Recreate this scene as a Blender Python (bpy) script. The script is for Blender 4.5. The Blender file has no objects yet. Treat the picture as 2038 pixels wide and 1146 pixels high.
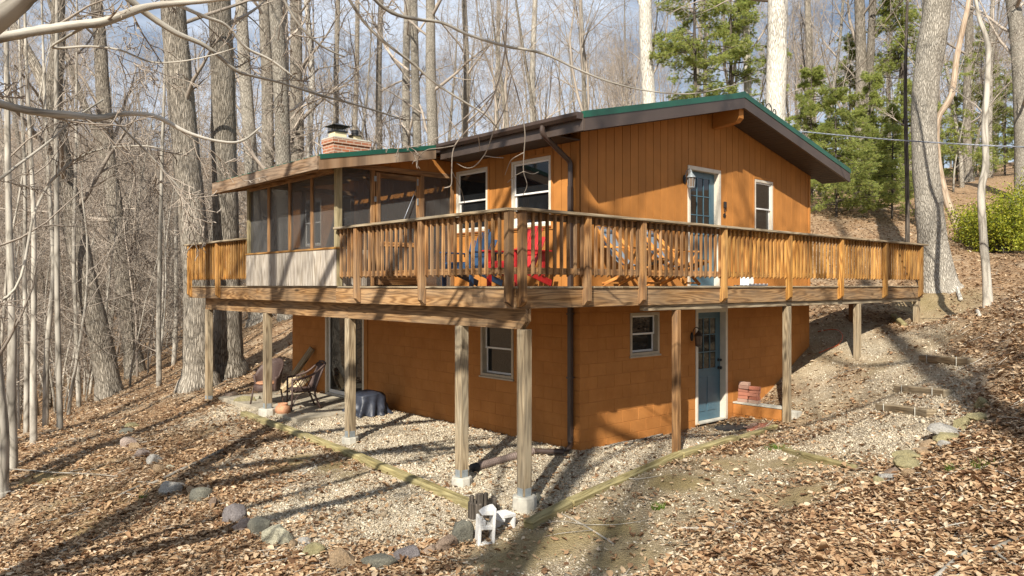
import bpy, math, random
import numpy as np
from mathutils import Vector, Matrix, noise as mnoise

random.seed(7); rng = np.random.default_rng(7)
SC = bpy.context.scene
COL = SC.collection

# ------------------------------------------------------------------ camera
F_PX, CXP, CYP = 1527.3, 1019.0, 567.3            # focal length and horizon in photo pixels (2038 wide)
YAW = math.radians(48.365); CC, SS = math.cos(YAW), math.sin(YAW)
CAMX, CAMY, CAMZ = -8.7363, -8.2334, 2.4644
cam_d = bpy.data.cameras.new('camera'); cam = bpy.data.objects.new('camera', cam_d); COL.objects.link(cam)
cam.location = (CAMX, CAMY, CAMZ)
cam.rotation_euler = (math.pi / 2, 0, YAW - math.pi / 2)
cam_d.sensor_width = 36.0; cam_d.lens = 36.0 * F_PX / 2038.0
cam_d.shift_y = -(573.0 - CYP) / 2038.0
cam_d.clip_start = 0.1; cam_d.clip_end = 900
SC.camera = cam

# ------------------------------------------------------------------ light
LDIR = Vector((0.844, 0.536, 0)).normalized() * math.cos(math.radians(38)) + Vector((0, 0, -math.sin(math.radians(38))))
w = bpy.data.worlds.new('World'); SC.world = w; w.use_nodes = True
nt = w.node_tree; nt.nodes.clear()
wo = nt.nodes.new('ShaderNodeOutputWorld'); bg = nt.nodes.new('ShaderNodeBackground'); sky = nt.nodes.new('ShaderNodeTexSky')
sky.sky_type = 'NISHITA'; sky.sun_disc = False
sky.sun_elevation = math.radians(38)
sky.sun_rotation = math.atan2(-LDIR.x, -LDIR.y)
sky.air_density = 1.0; sky.dust_density = 0.8; sky.ozone_density = 1.0
tc = nt.nodes.new('ShaderNodeTexCoord'); mp = nt.nodes.new('ShaderNodeMapping'); mp.inputs['Scale'].default_value = (1.5, 1.5, 4.5)
no = nt.nodes.new('ShaderNodeTexNoise'); no.inputs['Scale'].default_value = 2.2; no.inputs['Detail'].default_value = 7; no.inputs['Roughness'].default_value = 0.62
rp = nt.nodes.new('ShaderNodeValToRGB'); rp.color_ramp.elements[0].position = 0.32; rp.color_ramp.elements[1].position = 0.58
mx = nt.nodes.new('ShaderNodeMix'); mx.data_type = 'RGBA'; mx.inputs[7].default_value = (8.4, 9.4, 11.0, 1)
nt.links.new(tc.outputs['Generated'], mp.inputs['Vector']); nt.links.new(mp.outputs[0], no.inputs['Vector'])
nt.links.new(no.outputs['Fac'], rp.inputs[0]); nt.links.new(rp.outputs[0], mx.inputs[0])
nt.links.new(sky.outputs[0], mx.inputs[6]); nt.links.new(mx.outputs[2], bg.inputs[0])
bg.inputs[1].default_value = 0.05
nt.links.new(bg.outputs[0], wo.inputs[0])
sun_d = bpy.data.lights.new('sun', 'SUN'); sun = bpy.data.objects.new('sun', sun_d); COL.objects.link(sun)
sun_d.energy = 5.0; sun_d.angle = math.radians(0.53); sun_d.color = (1.0, 0.93, 0.82)
sun.rotation_euler = LDIR.to_track_quat('-Z', 'Y').to_euler(); sun.location = (-20, -15, 25)
SC.view_settings.view_transform = 'Standard'; SC.view_settings.look = 'None'
SC.view_settings.exposure = 0.85; SC.view_settings.gamma = 1.0

# ------------------------------------------------------------------ photo pixel -> place
def P(px, py, d):
    x = (px - CXP) / F_PX * d
    return (CAMX + d * CC + x * SS, CAMY + d * SS - x * CC, CAMZ - (py - CYP) / F_PX * d)
def cw(x, d):                                      # lateral / depth in metres from the camera -> world XY
    return (CAMX + d * CC + x * SS, CAMY + d * SS - x * CC)

# ------------------------------------------------------------------ mesh helpers
def link(name, me, mat=None, parent=None):
    o = bpy.data.objects.new(name, me); COL.objects.link(o)
    if mat is not None and me is not None and len(me.materials) == 0:
        for m in (mat if isinstance(mat, (list, tuple)) else [mat]): me.materials.append(m)
    if parent is not None: attach(o, parent)
    return o
ROOTM = {}
def root_matrix(p):
    return Matrix.LocRotScale(p.location, p.rotation_euler, p.scale)
def attach(o, parent):
    o.parent = parent
    m = Matrix.Identity(4); q = parent
    if parent.type == 'EMPTY' or parent.name in ROOTM:
        m = ROOTM.get(parent.name) or root_matrix(parent)
    o.matrix_parent_inverse = m.inverted()
def tag(o, label, cat, group=None):
    o['label'] = label; o['category'] = cat
    if group: o['group'] = group
    return o
def thing(name, label, cat, loc=(0, 0, 0), group=None):
    o = bpy.data.objects.new(name, None); COL.objects.link(o); o.location = loc; o.empty_display_size = 0.2
    return tag(o, label, cat, group)
def structure(o): o['kind'] = 'structure'; return o
def stuff(o): o['kind'] = 'stuff'; return o

class MB:
    """collects verts / faces / uvs, then becomes ONE mesh"""
    def __init__(s): s.q = {}; s.v = []; s.n = 0; s.L = []; s.cnt = []; s.uv = []; s.sm = []
    def add(s, V, Fc, UV=None, smooth=False):
        V = np.asarray(V, float).reshape(-1, 3); s.v.append(V)
        if isinstance(Fc, np.ndarray):
            s.L.append((Fc + s.n).ravel()); s.cnt.append(np.full(len(Fc), Fc.shape[1])); nl = Fc.size; nf = len(Fc)
        else:
            s.L.append(np.array([i for f in Fc for i in f], dtype=np.int64) + s.n); s.cnt.append(np.array([len(f) for f in Fc])); nl = len(s.L[-1]); nf = len(Fc)
        if UV is None: s.uv.append(np.zeros((nl, 2)))
        elif isinstance(UV, np.ndarray): s.uv.append(UV.reshape(-1, 2))
        else: s.uv.append(np.array([c for u in UV for c in u], float).reshape(-1, 2))
        s.sm.append(np.full(nf, smooth)); s.n += len(V)
    def later(s, pts, rad, sides): s.q.setdefault((len(pts), sides), []).append((pts, rad))
    def flush(s):
        """all queued thin tubes of one segment count at once"""
        for (n, sides), lst in s.q.items():
            Pm = np.array([a for a, _ in lst], float); Rm = np.array([b for _, b in lst], float); m = len(lst)
            tan = np.gradient(Pm, axis=1); tan /= np.linalg.norm(tan, axis=2, keepdims=True) + 1e-9
            ref = np.where(np.abs(tan[:, :1, 2:3]) < .9, np.array((0., 0, 1)), np.array((1., 0, 0)))
            a = np.cross(tan, np.broadcast_to(ref, tan.shape)); a /= np.linalg.norm(a, axis=2, keepdims=True) + 1e-9; b = np.cross(tan, a)
            an = np.arange(sides) / sides * 2 * math.pi
            V = Pm[:, :, None] + Rm[:, :, None, None] * (np.cos(an)[None, None, :, None] * a[:, :, None] + np.sin(an)[None, None, :, None] * b[:, :, None])
            ii, jj = np.meshgrid(np.arange(n - 1), np.arange(sides), indexing='ij'); kk = (jj + 1) % sides
            Fq = np.stack([ii * sides + jj, ii * sides + kk, (ii + 1) * sides + kk, (ii + 1) * sides + jj], -1).reshape(-1, 4)
            Fa = (Fq[None] + (np.arange(m) * n * sides)[:, None, None]).reshape(-1, 4)
            per = 2 * math.pi * Rm[:, :1]; l_ = np.linspace(0, 1, n)[None] * np.linalg.norm(Pm[:, -1] - Pm[:, 0], axis=1)[:, None]; o = rng.random((m, 1)) * 9
            U = np.stack([np.stack([l_[:, ii.ravel() + di], (jj.ravel() + dj)[None] / sides * per + o], -1) for di, dj in ((0, 0), (0, 1), (1, 1), (1, 0))], 2)
            s.add(V.reshape(-1, 3), Fa, U.reshape(-1, 4, 2), True)
        s.q = {}
    def mesh(s, name):
        s.flush()
        me = bpy.data.meshes.new(name); V = np.concatenate(s.v); L = np.concatenate(s.L).astype(np.int32); c = np.concatenate(s.cnt).astype(np.int32)
        me.vertices.add(len(V)); me.vertices.foreach_set('co', V.astype(np.float32).ravel())
        me.loops.add(len(L)); me.loops.foreach_set('vertex_index', L)
        me.polygons.add(len(c)); me.polygons.foreach_set('loop_start', np.concatenate([[0], np.cumsum(c)[:-1]]).astype(np.int32))
        me.polygons.foreach_set('use_smooth', np.concatenate(s.sm))
        uvl = me.uv_layers.new(name='UVMap'); uvl.data.foreach_set('uv', np.concatenate(s.uv).astype(np.float32).ravel())
        me.update(calc_edges=True); return me
    def build(s, name, mat, parent=None): return link(name, s.mesh(name), mat, parent)

def box_geo(lo, hi, grain=None, ch=0.0, M=None, off=None):
    """box lo..hi, optional chamfer, uv in metres with u along the grain axis"""
    lo = np.array(lo, float); hi = np.array(hi, float); sz = hi - lo
    if grain is None: grain = int(np.argmax(sz))
    if off is None: off = (rng.random() * 20, rng.random() * 20)
    ch = min(ch, 0.45 * float(sz.min()))
    V = []; idx = {}
    for ix in (0, 1):
        for iy in (0, 1):
            for iz in (0, 1):
                s = np.array((ix, iy, iz)); p = np.where(s == 1, hi, lo); sg = np.where(s == 1, -1, 1)
                for a in range(3):
                    if ch > 0:
                        q = p + sg * ch; q[a] = p[a]
                    else: q = p.copy()
                    idx[(ix, iy, iz, a)] = len(V); V.append(q)
                    if ch <= 0:
                        for b in range(1, 3): idx[(ix, iy, iz, b)] = idx[(ix, iy, iz, 0)]
                        break
    Fc = []; UV = []
    def uvof(i, ax):
        p = V[i]; oth = [a for a in range(3) if a != ax]
        if grain in oth:
            b = [a for a in oth if a != grain][0]; return (p[grain] + off[0], p[b] + off[1] + ax * 0.37)
        return (p[oth[0]] * 0.05 + off[0], p[oth[1]] + off[1])
    def addf(f, ax): Fc.append(f); UV.append([uvof(i, ax) for i in f])
    for a in range(3):
        b, c_ = (a + 1) % 3, (a + 2) % 3
        for sgn in (0, 1):
            q = []
            for (i, j) in ((0, 0), (1, 0), (1, 1), (0, 1)):
                k = [0, 0, 0]; k[a] = sgn; k[b] = i; k[c_] = j; q.append(idx[tuple(k) + (a,)])
            addf(q if sgn else q[::-1], a)
    if ch > 0:
        for a in range(3):                              # edges along axis a
            b, c_ = (a + 1) % 3, (a + 2) % 3
            for i in (0, 1):
                for j in (0, 1):
                    k0 = [0, 0, 0]; k0[b] = i; k0[c_] = j; k1 = list(k0); k1[a] = 1
                    q = [idx[tuple(k0) + (b,)], idx[tuple(k1) + (b,)], idx[tuple(k1) + (c_,)], idx[tuple(k0) + (c_,)]]
                    addf(q if (i == j) else q[::-1], b)
        for ix in (0, 1):
            for iy in (0, 1):
                for iz in (0, 1):
                    q = [idx[(ix, iy, iz, a)] for a in range(3)]
                    addf(q if (ix + iy + iz) % 2 == 1 else q[::-1], 0)
    V = np.array(V)
    if M is not None:
        V = V @ np.array(M.to_3x3()).T + np.array(M.translation)
    return V, Fc, UV
def box(name, lo, hi, mat, parent=None, grain=None, ch=0.004):
    mb = MB(); mb.add(*box_geo(np.minimum(lo, hi), np.maximum(lo, hi), grain, ch)); return mb.build(name, mat, parent)
def frame_M(A, B, up=(0, 0, 1)):
    A = Vector(A); B = Vector(B); x = (B - A).normalized(); u = Vector(up)
    if abs(x.dot(u)) > 0.98: u = Vector((1, 0, 0))
    y = u.cross(x).normalized(); z = x.cross(y)
    M = Matrix((x, y, z)).transposed().to_4x4(); M.translation = A; return M, (B - A).length
def beam_geo(A, B, w, h, up=(0, 0, 1), ch=0.004):
    M, L = frame_M(A, B, up); return box_geo((0, -w / 2, -h / 2), (L, w / 2, h / 2), 0, ch, M)
def beam(name, A, B, w, h, mat, parent=None, up=(0, 0, 1), ch=0.004):
    mb = MB(); mb.add(*beam_geo(A, B, w, h, up, ch)); return mb.build(name, mat, parent)
def tube_geo(pts, rad, sides=8, cap=True, jit=0.0):
    pts = np.asarray(pts, float); n = len(pts); rad = np.broadcast_to(np.asarray(rad, float), (n,))
    tan = np.gradient(pts, axis=0); tan /= np.linalg.norm(tan, axis=1, keepdims=True) + 1e-9
    ref = np.array((0.0, 0, 1)) if abs(tan[0][2]) < 0.9 else np.array((1.0, 0, 0))
    a = np.cross(tan, ref); bad = np.linalg.norm(a, axis=1) < 1e-3; a[bad] = (0, 1, 0)
    a /= np.linalg.norm(a, axis=1, keepdims=True); b = np.cross(tan, a)
    ang = np.arange(sides) / sides * 2 * math.pi
    rr = rad[:, None] * (1 + (jit * rng.standard_normal((n, sides)) if jit else 0))
    V = pts[:, None, :] + rr[..., None] * (np.cos(ang)[None, :, None] * a[:, None, :] + np.sin(ang)[None, :, None] * b[:, None, :])
    V = V.reshape(-1, 3)
    Lc = np.concatenate([[0], np.cumsum(np.linalg.norm(np.diff(pts, axis=0), axis=1))])
    per = 2 * math.pi * max(rad[0], 1e-3); o = rng.random() * 9
    ii, jj = np.meshgrid(np.arange(n - 1), np.arange(sides), indexing='ij'); kk = (jj + 1) % sides
    Fc = np.stack([ii * sides + jj, ii * sides + kk, (ii + 1) * sides + kk, (ii + 1) * sides + jj], -1).reshape(-1, 4)
    u0, u1 = jj / sides * per + o, (jj + 1) / sides * per + o; l0, l1 = Lc[ii], Lc[ii + 1]
    UV = np.stack([np.stack([l0, u0], -1), np.stack([l0, u1], -1), np.stack([l1, u1], -1), np.stack([l1, u0], -1)], -2).reshape(-1, 4, 2)
    if cap:
        Fc = Fc.tolist() + [tuple(range(sides))[::-1], tuple((n - 1) * sides + j for j in range(sides))]
        UV = UV.tolist() + [[(0, .1)] * sides] * 2
    return V, Fc, UV
def tube(name, pts, rad, mat, parent=None, sides=8, smooth=True):
    mb = MB(); mb.add(*tube_geo(pts, rad, sides), smooth=smooth); return mb.build(name, mat, parent)
def lathe_geo(prof, sides=20, center=(0, 0, 0)):
    V = []; Fc = []
    for (r, z) in prof:
        for j in range(sides):
            a = j / sides * 2 * math.pi; V.append((center[0] + r * math.cos(a), center[1] + r * math.sin(a), center[2] + z))
    n = len(prof)
    for i in range(n - 1):
        for j in range(sides):
            k = (j + 1) % sides; Fc.append((i * sides + j, i * sides + k, (i + 1) * sides + k, (i + 1) * sides + j))
    Fc.append(tuple(range(sides))[::-1]); Fc.append(tuple((n - 1) * sides + j for j in range(sides)))
    return V, Fc
def smooth_path(pts, n=6):
    pts = [np.array(p, float) for p in pts]; out = []
    pp = [2 * pts[0] - pts[1]] + pts + [2 * pts[-1] - pts[-2]]
    for i in range(1, len(pp) - 2):
        for k in range(n):
            t = k / n; a, b, c_, d = pp[i - 1:i + 3]
            out.append(0.5 * ((2 * b) + (-a + c_) * t + (2 * a - 5 * b + 4 * c_ - d) * t * t + (-a + 3 * b - 3 * c_ + d) * t ** 3))
    out.append(pts[-1]); return np.array(out)

# ------------------------------------------------------------------ materials
class NT:
    def __init__(s, name):
        s.m = bpy.data.materials.new(name); s.m.use_nodes = True; s.t = s.m.node_tree; s.t.nodes.clear()
        s.out = s.t.nodes.new('ShaderNodeOutputMaterial'); s.b = s.t.nodes.new('ShaderNodeBsdfPrincipled')
        s.t.links.new(s.b.outputs[0], s.out.inputs[0])
    def n(s, kind, **kw):
        nd = s.t.nodes.new('ShaderNode' + kind)
        for k, v in kw.items():
            if k in nd.inputs: nd.inputs[k].default_value = v
            else: setattr(nd, k, v)
        return nd
    def l(s, a, b): s.t.links.new(a, b)
    def ramp(s, fac, stops):
        r = s.n('ValToRGB'); e = r.color_ramp.elements
        while len(e) < len(stops): e.new(0.5)
        for el, (p, c_) in zip(e, stops): el.position = p; el.color = (*c_, 1) if len(c_) == 3 else c_
        s.l(fac, r.inputs[0]); return r.outputs[0]
    def mix(s, fac, a, b, mode='MIX'):
        m = s.n('Mix', data_type='RGBA', blend_type=mode)
        for i, v in ((0, fac), (6, a), (7, b)):
            if hasattr(v, 'links'): s.l(v, m.inputs[i])
            elif i == 0: m.inputs[0].default_value = v
            else: m.inputs[i].default_value = (*v, 1)
        return m.outputs[2]
    def math(s, op, a, b=0.0):
        m = s.n('Math', operation=op)
        for i, v in ((0, a), (1, b)):
            if hasattr(v, 'links'): s.l(v, m.inputs[i])
            else: m.inputs[i].default_value = v
        return m.outputs[0]
    def bump(s, h, strength=0.4, dist=0.01):
        b = s.n('Bump', Strength=strength, Distance=dist); s.l(h, b.inputs['Height']); s.l(b.outputs[0], s.b.inputs['Normal'])
    def uv(s, scale):
        t = s.n('TexCoord'); m = s.n('Mapping'); m.inputs['Scale'].default_value = scale
        oi = s.n('ObjectInfo'); cb = s.n('CombineXYZ'); r10 = s.math('MULTIPLY', oi.outputs['Random'], 57.0)
        s.l(r10, cb.inputs[0]); s.l(r10, cb.inputs[1]); s.l(t.outputs['UV'], m.inputs[0]); s.l(cb.outputs[0], m.inputs['Location'])
        return m.outputs[0], oi.outputs['Random']
    def obj(s, scale=(1, 1, 1)):
        t = s.n('NewGeometry'); m = s.n('Mapping'); m.inputs['Scale'].default_value = scale; s.l(t.outputs['Position'], m.inputs[0]); return m.outputs[0]
    def noise(s, vec, scale=5.0, detail=5.0, rough=0.6, dist=0.0):
        n = s.n('TexNoise', Scale=scale, Detail=detail, Roughness=rough, Distortion=dist); s.l(vec, n.inputs['Vector']); return n.outputs['Fac']
def wood(name, dark, mid, light, grey=(0.3, 0.27, 0.23), grey_amt=0.4, rough=0.8, var=0.5, knots=True):
    t = NT(name)
    v1, rnd = t.uv((0.9, 16, 1)); v2, _ = t.uv((3, 140, 1)); v3, _ = t.uv((0.35, 1.6, 1)); v4, _ = t.uv((2.3, 9, 1))
    v6, _ = t.uv((0.55, 5.5, 1)); ring = t.noise(v6, 1.0, 2, 0.45); wv = t.math('ADD', t.math('MULTIPLY', t.math('SINE', t.math('MULTIPLY', ring, 62.0)), 0.5), 0.5)
    fine = t.noise(v2, 1.0, 4, 0.7); blot = t.noise(v3, 2.0, 5, 0.6)
    g = t.math('ADD', t.math('MULTIPLY', wv, 0.26), t.math('MULTIPLY', fine, 0.74))
    col = t.ramp(g, [(0.25, dark), (0.48, mid), (0.72, light)])
    gm = t.ramp(blot, [(0.38, (0, 0, 0)), (0.68, (1, 1, 1))])
    gfac = t.math('MULTIPLY', gm, grey_amt)
    gcol = t.mix(fine, tuple(0.6 * x for x in grey), tuple(1.3 * x for x in grey))
    col = t.mix(gfac, col, gcol)
    v5, _ = t.uv((0.6, 30, 1)); ck = t.noise(v5, 1.0, 3, 0.6, 0.8); ckf = t.ramp(ck, [(0.60, (0, 0, 0)), (0.68, (1, 1, 1))])
    col = t.mix(t.math('MULTIPLY', ckf, 0.62), col, tuple(0.5 * x for x in dark))
    if knots:
        vo = t.n('TexVoronoi', Scale=0.55); t.l(v4, vo.inputs['Vector'])
        kf = t.ramp(vo.outputs['Distance'], [(0.06, (1, 1, 1)), (0.16, (0, 0, 0))])
        col = t.mix(t.math('MULTIPLY', kf, 0.75), col, tuple(0.35 * x for x in dark))
    val = t.math('ADD', t.math('MULTIPLY', rnd, var), 1.0 - var * 0.5)
    hv = t.n('HueSaturation'); t.l(col, hv.inputs['Color']); t.l(val, hv.inputs['Value'])
    t.l(hv.outputs[0], t.b.inputs['Base Color']); t.b.inputs['Roughness'].default_value = rough
    t.b.inputs['Specular IOR Level'].default_value = 0.25
    t.bump(fine, 0.45, 0.003); return t.m
def plain(name, col, rough=0.6, metal=0.0, noise_amt=0.15, nscale=6.0, spec=0.5, bump=0.0, var=0.0):
    t = NT(name); v = t.obj()
    n1 = t.noise(v, nscale, 6, 0.65)
    a = tuple(x * (1 - noise_amt) for x in col); b = tuple(min(1, x * (1 + noise_amt)) for x in col)
    c = t.ramp(n1, [(0.3, a), (0.7, b)])
    if var:
        oi = t.n('ObjectInfo'); hv = t.n('HueSaturation'); t.l(c, hv.inputs['Color'])
        t.l(t.math('ADD', t.math('MULTIPLY', oi.outputs['Random'], var), 1 - var / 2), hv.inputs['Value']); c = hv.outputs[0]
    t.l(c, t.b.inputs['Base Color']); t.b.inputs['Roughness'].default_value = rough; t.b.inputs['Metallic'].default_value = metal
    t.b.inputs['Specular IOR Level'].default_value = spec
    if bump:
        n2 = t.noise(v, nscale * 12, 5, 0.7); t.bump(n2, bump, 0.004)
    return t.m
M = {}
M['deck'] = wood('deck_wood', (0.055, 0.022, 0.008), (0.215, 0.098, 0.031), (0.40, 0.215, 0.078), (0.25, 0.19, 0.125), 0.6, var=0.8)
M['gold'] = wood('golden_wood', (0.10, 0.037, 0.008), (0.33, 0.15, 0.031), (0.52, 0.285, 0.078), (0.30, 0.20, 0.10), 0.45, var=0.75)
M['post'] = wood('weathered_post_wood', (0.08, 0.05, 0.025), (0.27, 0.20, 0.118), (0.41, 0.325, 0.21), (0.30, 0.28, 0.22), 0.5, var=0.25)
M['rim'] = wood('rim_board_wood', (0.055, 0.025, 0.009), (0.25, 0.13, 0.048), (0.42, 0.255, 0.115), (0.27, 0.22, 0.155), 0.55, var=0.35)
M['timber'] = wood('green_timber', (0.12, 0.095, 0.035), (0.28, 0.23, 0.10), (0.40, 0.345, 0.17), (0.26, 0.235, 0.14), 0.6, var=0.3)
M['greyboard'] = wood('grey_knee_board', (0.12, 0.092, 0.065), (0.34, 0.29, 0.225), (0.55, 0.50, 0.43), (0.42, 0.38, 0.33), 0.6, var=0.4)
M['dkwood'] = wood('porch_brown_wood', (0.10, 0.05, 0.02), (0.24, 0.12, 0.045), (0.36, 0.2, 0.08), (0.3, 0.24, 0.18), 0.3, var=0.35)
M['porchpost'] = wood('porch_green_post', (0.14, 0.11, 0.055), (0.28, 0.23, 0.12), (0.38, 0.32, 0.18), (0.3, 0.26, 0.18), 0.4, var=0.2)
M['fascia_wood'] = wood('fascia_wood', (0.09, 0.05, 0.025), (0.25, 0.15, 0.08), (0.38, 0.26, 0.16), (0.42, 0.36, 0.29), 0.7, var=0.3)
M['teak'] = wood('orange_teak', (0.25, 0.08, 0.015), (0.48, 0.19, 0.035), (0.6, 0.28, 0.07), var=0.2, grey_amt=0.1)
ORANGE = (0.44, 0.182, 0.042)
def siding_mat():
    t = NT('orange_siding'); v, rnd = t.uv((1.2, 60, 1)); p = t.obj((1, 1, 1))
    n1 = t.noise(v, 1.0, 5, 0.7); n2 = t.noise(p, 1.4, 5, 0.6)
    c = t.ramp(n2, [(0.3, tuple(x * 0.8 for x in ORANGE)), (0.7, tuple(x * 1.12 for x in ORANGE))])
    c = t.mix(t.math('MULTIPLY', n1, 0.35), c, tuple(x * 0.62 for x in ORANGE))
    hv = t.n('HueSaturation'); t.l(c, hv.inputs['Color']); t.l(t.math('ADD', t.math('MULTIPLY', rnd, 0.14), 0.93), hv.inputs['Value'])
    t.l(hv.outputs[0], t.b.inputs['Base Color']); t.b.inputs['Roughness'].default_value = 0.72; t.b.inputs['Specular IOR Level'].default_value = 0.3
    t.bump(n1, 0.35, 0.003); return t.m
M['siding'] = siding_mat()
def block_mat():
    t = NT('orange_painted_block'); p = t.obj((1, 1, 1)); oi = t.n('ObjectInfo')
    n1 = t.noise(p, 90, 4, 0.7); n2 = t.noise(p, 2.2, 6, 0.65); n3 = t.noise(p, 14, 4, 0.6)
    c = t.ramp(n2, [(0.3, (0.36, 0.14, 0.033)), (0.7, (0.46, 0.195, 0.052))])
    c = t.mix(t.ramp(n3, [(0.55, (0, 0, 0)), (0.75, (0.4, 0.4, 0.4))]), c, (0.30, 0.13, 0.05))
    hv = t.n('HueSaturation'); t.l(c, hv.inputs['Color']); t.l(t.math('ADD', t.math('MULTIPLY', oi.outputs['Random'], 0.07), 0.965), hv.inputs['Value'])
    t.l(hv.outputs[0], t.b.inputs['Base Color']); t.b.inputs['Roughness'].default_value = 0.8; t.b.inputs['Specular IOR Level'].default_value = 0.25
    t.bump(n1, 0.5, 0.004); return t.m
M['block'] = block_mat()
M['mortar'] = plain('painted_mortar', (0.36, 0.14, 0.028), 0.9, noise_amt=0.15, nscale=20)
M['trim'] = plain('cream_trim', (0.62, 0.56, 0.46), 0.5, noise_amt=0.08, nscale=9)
M['trim_tan'] = plain('tan_window_frame', (0.42, 0.35, 0.255), 0.6, noise_amt=0.12, nscale=9)
M['vinyl'] = plain('white_vinyl', (0.74, 0.73, 0.70), 0.4, noise_amt=0.05, nscale=9)
M['groove'] = plain('dark_groove', (0.07, 0.025, 0.007), 0.9)
M['dark_trim'] = plain('brown_orange_trim', (0.25, 0.085, 0.02), 0.7, noise_amt=0.15, nscale=9)
M['blue_door'] = plain('blue_door_paint', (0.06, 0.125, 0.165), 0.45, noise_amt=0.1, nscale=5)
M['green_metal'] = plain('green_roof_metal', (0.009, 0.075, 0.045), 0.38, 0.0, 0.12, 3)
M['brown_metal'] = plain('brown_aluminium', (0.062, 0.045, 0.036), 0.45, 0.0, 0.1, 4)
M['soffit'] = plain('brown_soffit', (0.045, 0.030, 0.022), 0.6, 0.0, 0.1, 8)
M['gutter'] = plain('brown_gutter', (0.06, 0.041, 0.033), 0.4, 0.0, 0.15, 5)
M['black'] = plain('black_metal', (0.012, 0.012, 0.013), 0.45, 0.0, 0.2, 12)
M['interior'] = plain('dark_interior', (0.02, 0.018, 0.016), 0.9)
M['concrete'] = plain('concrete', (0.42, 0.40, 0.34), 0.9, noise_amt=0.25, nscale=7, bump=0.5)
M['slab'] = plain('patio_slab', (0.36, 0.315, 0.235), 0.9, noise_amt=0.3, nscale=4, bump=0.4)
M['cinder'] = plain('white_cinder', (0.66, 0.65, 0.62), 0.9, noise_amt=0.14, nscale=9, bump=0.6)
M['cream'] = plain('cream_flue', (0.62, 0.53, 0.34), 0.8, noise_amt=0.12, nscale=9)
M['terracotta'] = plain('terracotta', (0.48, 0.24, 0.13), 0.8, noise_amt=0.22, nscale=9)
M['galv'] = plain('galvanised_bracket', (0.27, 0.30, 0.31), 0.55, 0.3, 0.25, 20)
M['pipe'] = plain('grey_brown_pipe', (0.17, 0.125, 0.105), 0.6, noise_amt=0.2, nscale=12)
M['rubber'] = plain('black_rubber', (0.02, 0.021, 0.022), 0.7, noise_amt=0.3, nscale=20, bump=0.6)
M['cover'] = plain('dark_blue_cover', (0.026, 0.031, 0.046), 0.5, noise_amt=0.35, nscale=9, bump=0.3)
M['blue'] = plain('blue_chair_plastic', (0.016, 0.05, 0.11), 0.5, noise_amt=0.1)
M['red'] = plain('red_chair_plastic', (0.40, 0.014, 0.014), 0.5, noise_amt=0.1)
M['sling'] = plain('grey_sling_fabric', (0.17, 0.215, 0.26), 0.9, noise_amt=0.12, nscale=30)
M['wicker'] = plain('dark_wicker', (0.085, 0.052, 0.042), 0.6, noise_amt=0.3, nscale=40, bump=0.6)
M['hose'] = plain('orange_hose', (0.5, 0.1, 0.03), 0.5)
M['wire'] = plain('cable_grey', (0.3, 0.32, 0.36), 0.4, 0.4)
M['white'] = plain('white_plastic', (0.78, 0.78, 0.77), 0.4, noise_amt=0.04)
M['brass'] = plain('aged_lantern_metal', (0.07, 0.06, 0.05), 0.45, 0.5, 0.3, 30)
M['cutwood'] = plain('cut_firewood', (0.66, 0.52, 0.33), 0.8, noise_amt=0.2, nscale=18, bump=0.3)
def glass_mat(name, col=(0.012, 0.013, 0.014), rough=0.03):
    t = NT(name); t.b.inputs['Base Color'].default_value = (*col, 1); t.b.inputs['Roughness'].default_value = rough
    t.b.inputs['Specular IOR Level'].default_value = 0.55
    n = t.noise(t.obj(), 1.3, 2, 0.5); t.bump(n, 0.06, 0.02); return t.m
M['glass'] = glass_mat('dark_window_glass')
M['lampglass'] = glass_mat('smoky_lamp_glass', (0.16, 0.12, 0.09), 0.1)
def screen_mat():
    t = NT('insect_screen'); t.b.inputs['Base Color'].default_value = (0.085, 0.085, 0.083, 1); t.b.inputs['Roughness'].default_value = 0.7
    tr = t.n('BsdfTransparent'); ms = t.n('MixShader'); ms.inputs[0].default_value = 0.42
    t.l(tr.outputs[0], ms.inputs[1]); t.l(t.b.outputs[0], ms.inputs[2]); t.l(ms.outputs[0], t.out.inputs[0]); return t.m
M['screen'] = screen_mat()
def brick_mat(name, cols):
    t = NT(name); oi = t.n('ObjectInfo'); n = t.noise(t.obj(), 30, 5, 0.7)
    c = t.ramp(oi.outputs['Random'], [(i / max(1, len(cols) - 1), k) for i, k in enumerate(cols)])
    c = t.mix(t.math('MULTIPLY', n, 0.35), c, (0.26, 0.17, 0.13)); t.l(c, t.b.inputs['Base Color']); t.b.inputs['Roughness'].default_value = 0.9
    t.bump(n, 0.5, 0.004); return t.m
M['brick'] = brick_mat('red_brick', [(0.30, 0.085, 0.045), (0.40, 0.15, 0.09), (0.22, 0.08, 0.05), (0.42, 0.30, 0.23)])
def chim_mat():
    t = NT('chimney_brick'); tcx = t.n('TexCoord'); br = t.n('TexBrick', Scale=1.0); br.inputs['Brick Width'].default_value = 0.21; br.inputs['Row Height'].default_value = 0.073
    br.inputs['Mortar Size'].default_value = 0.008; br.inputs['Color1'].default_value = (0.36, 0.12, 0.055, 1); br.inputs['Color2'].default_value = (0.25, 0.10, 0.055, 1); br.inputs['Mortar'].default_value = (0.42, 0.36, 0.28, 1)
    t.l(tcx.outputs['UV'], br.inputs['Vector']); t.l(br.outputs['Color'], t.b.inputs['Base Color']); t.b.inputs['Roughness'].default_value = 0.9
    t.bump(br.outputs['Fac'], -0.6, 0.01); return t.m
M['chimney'] = chim_mat()
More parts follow.
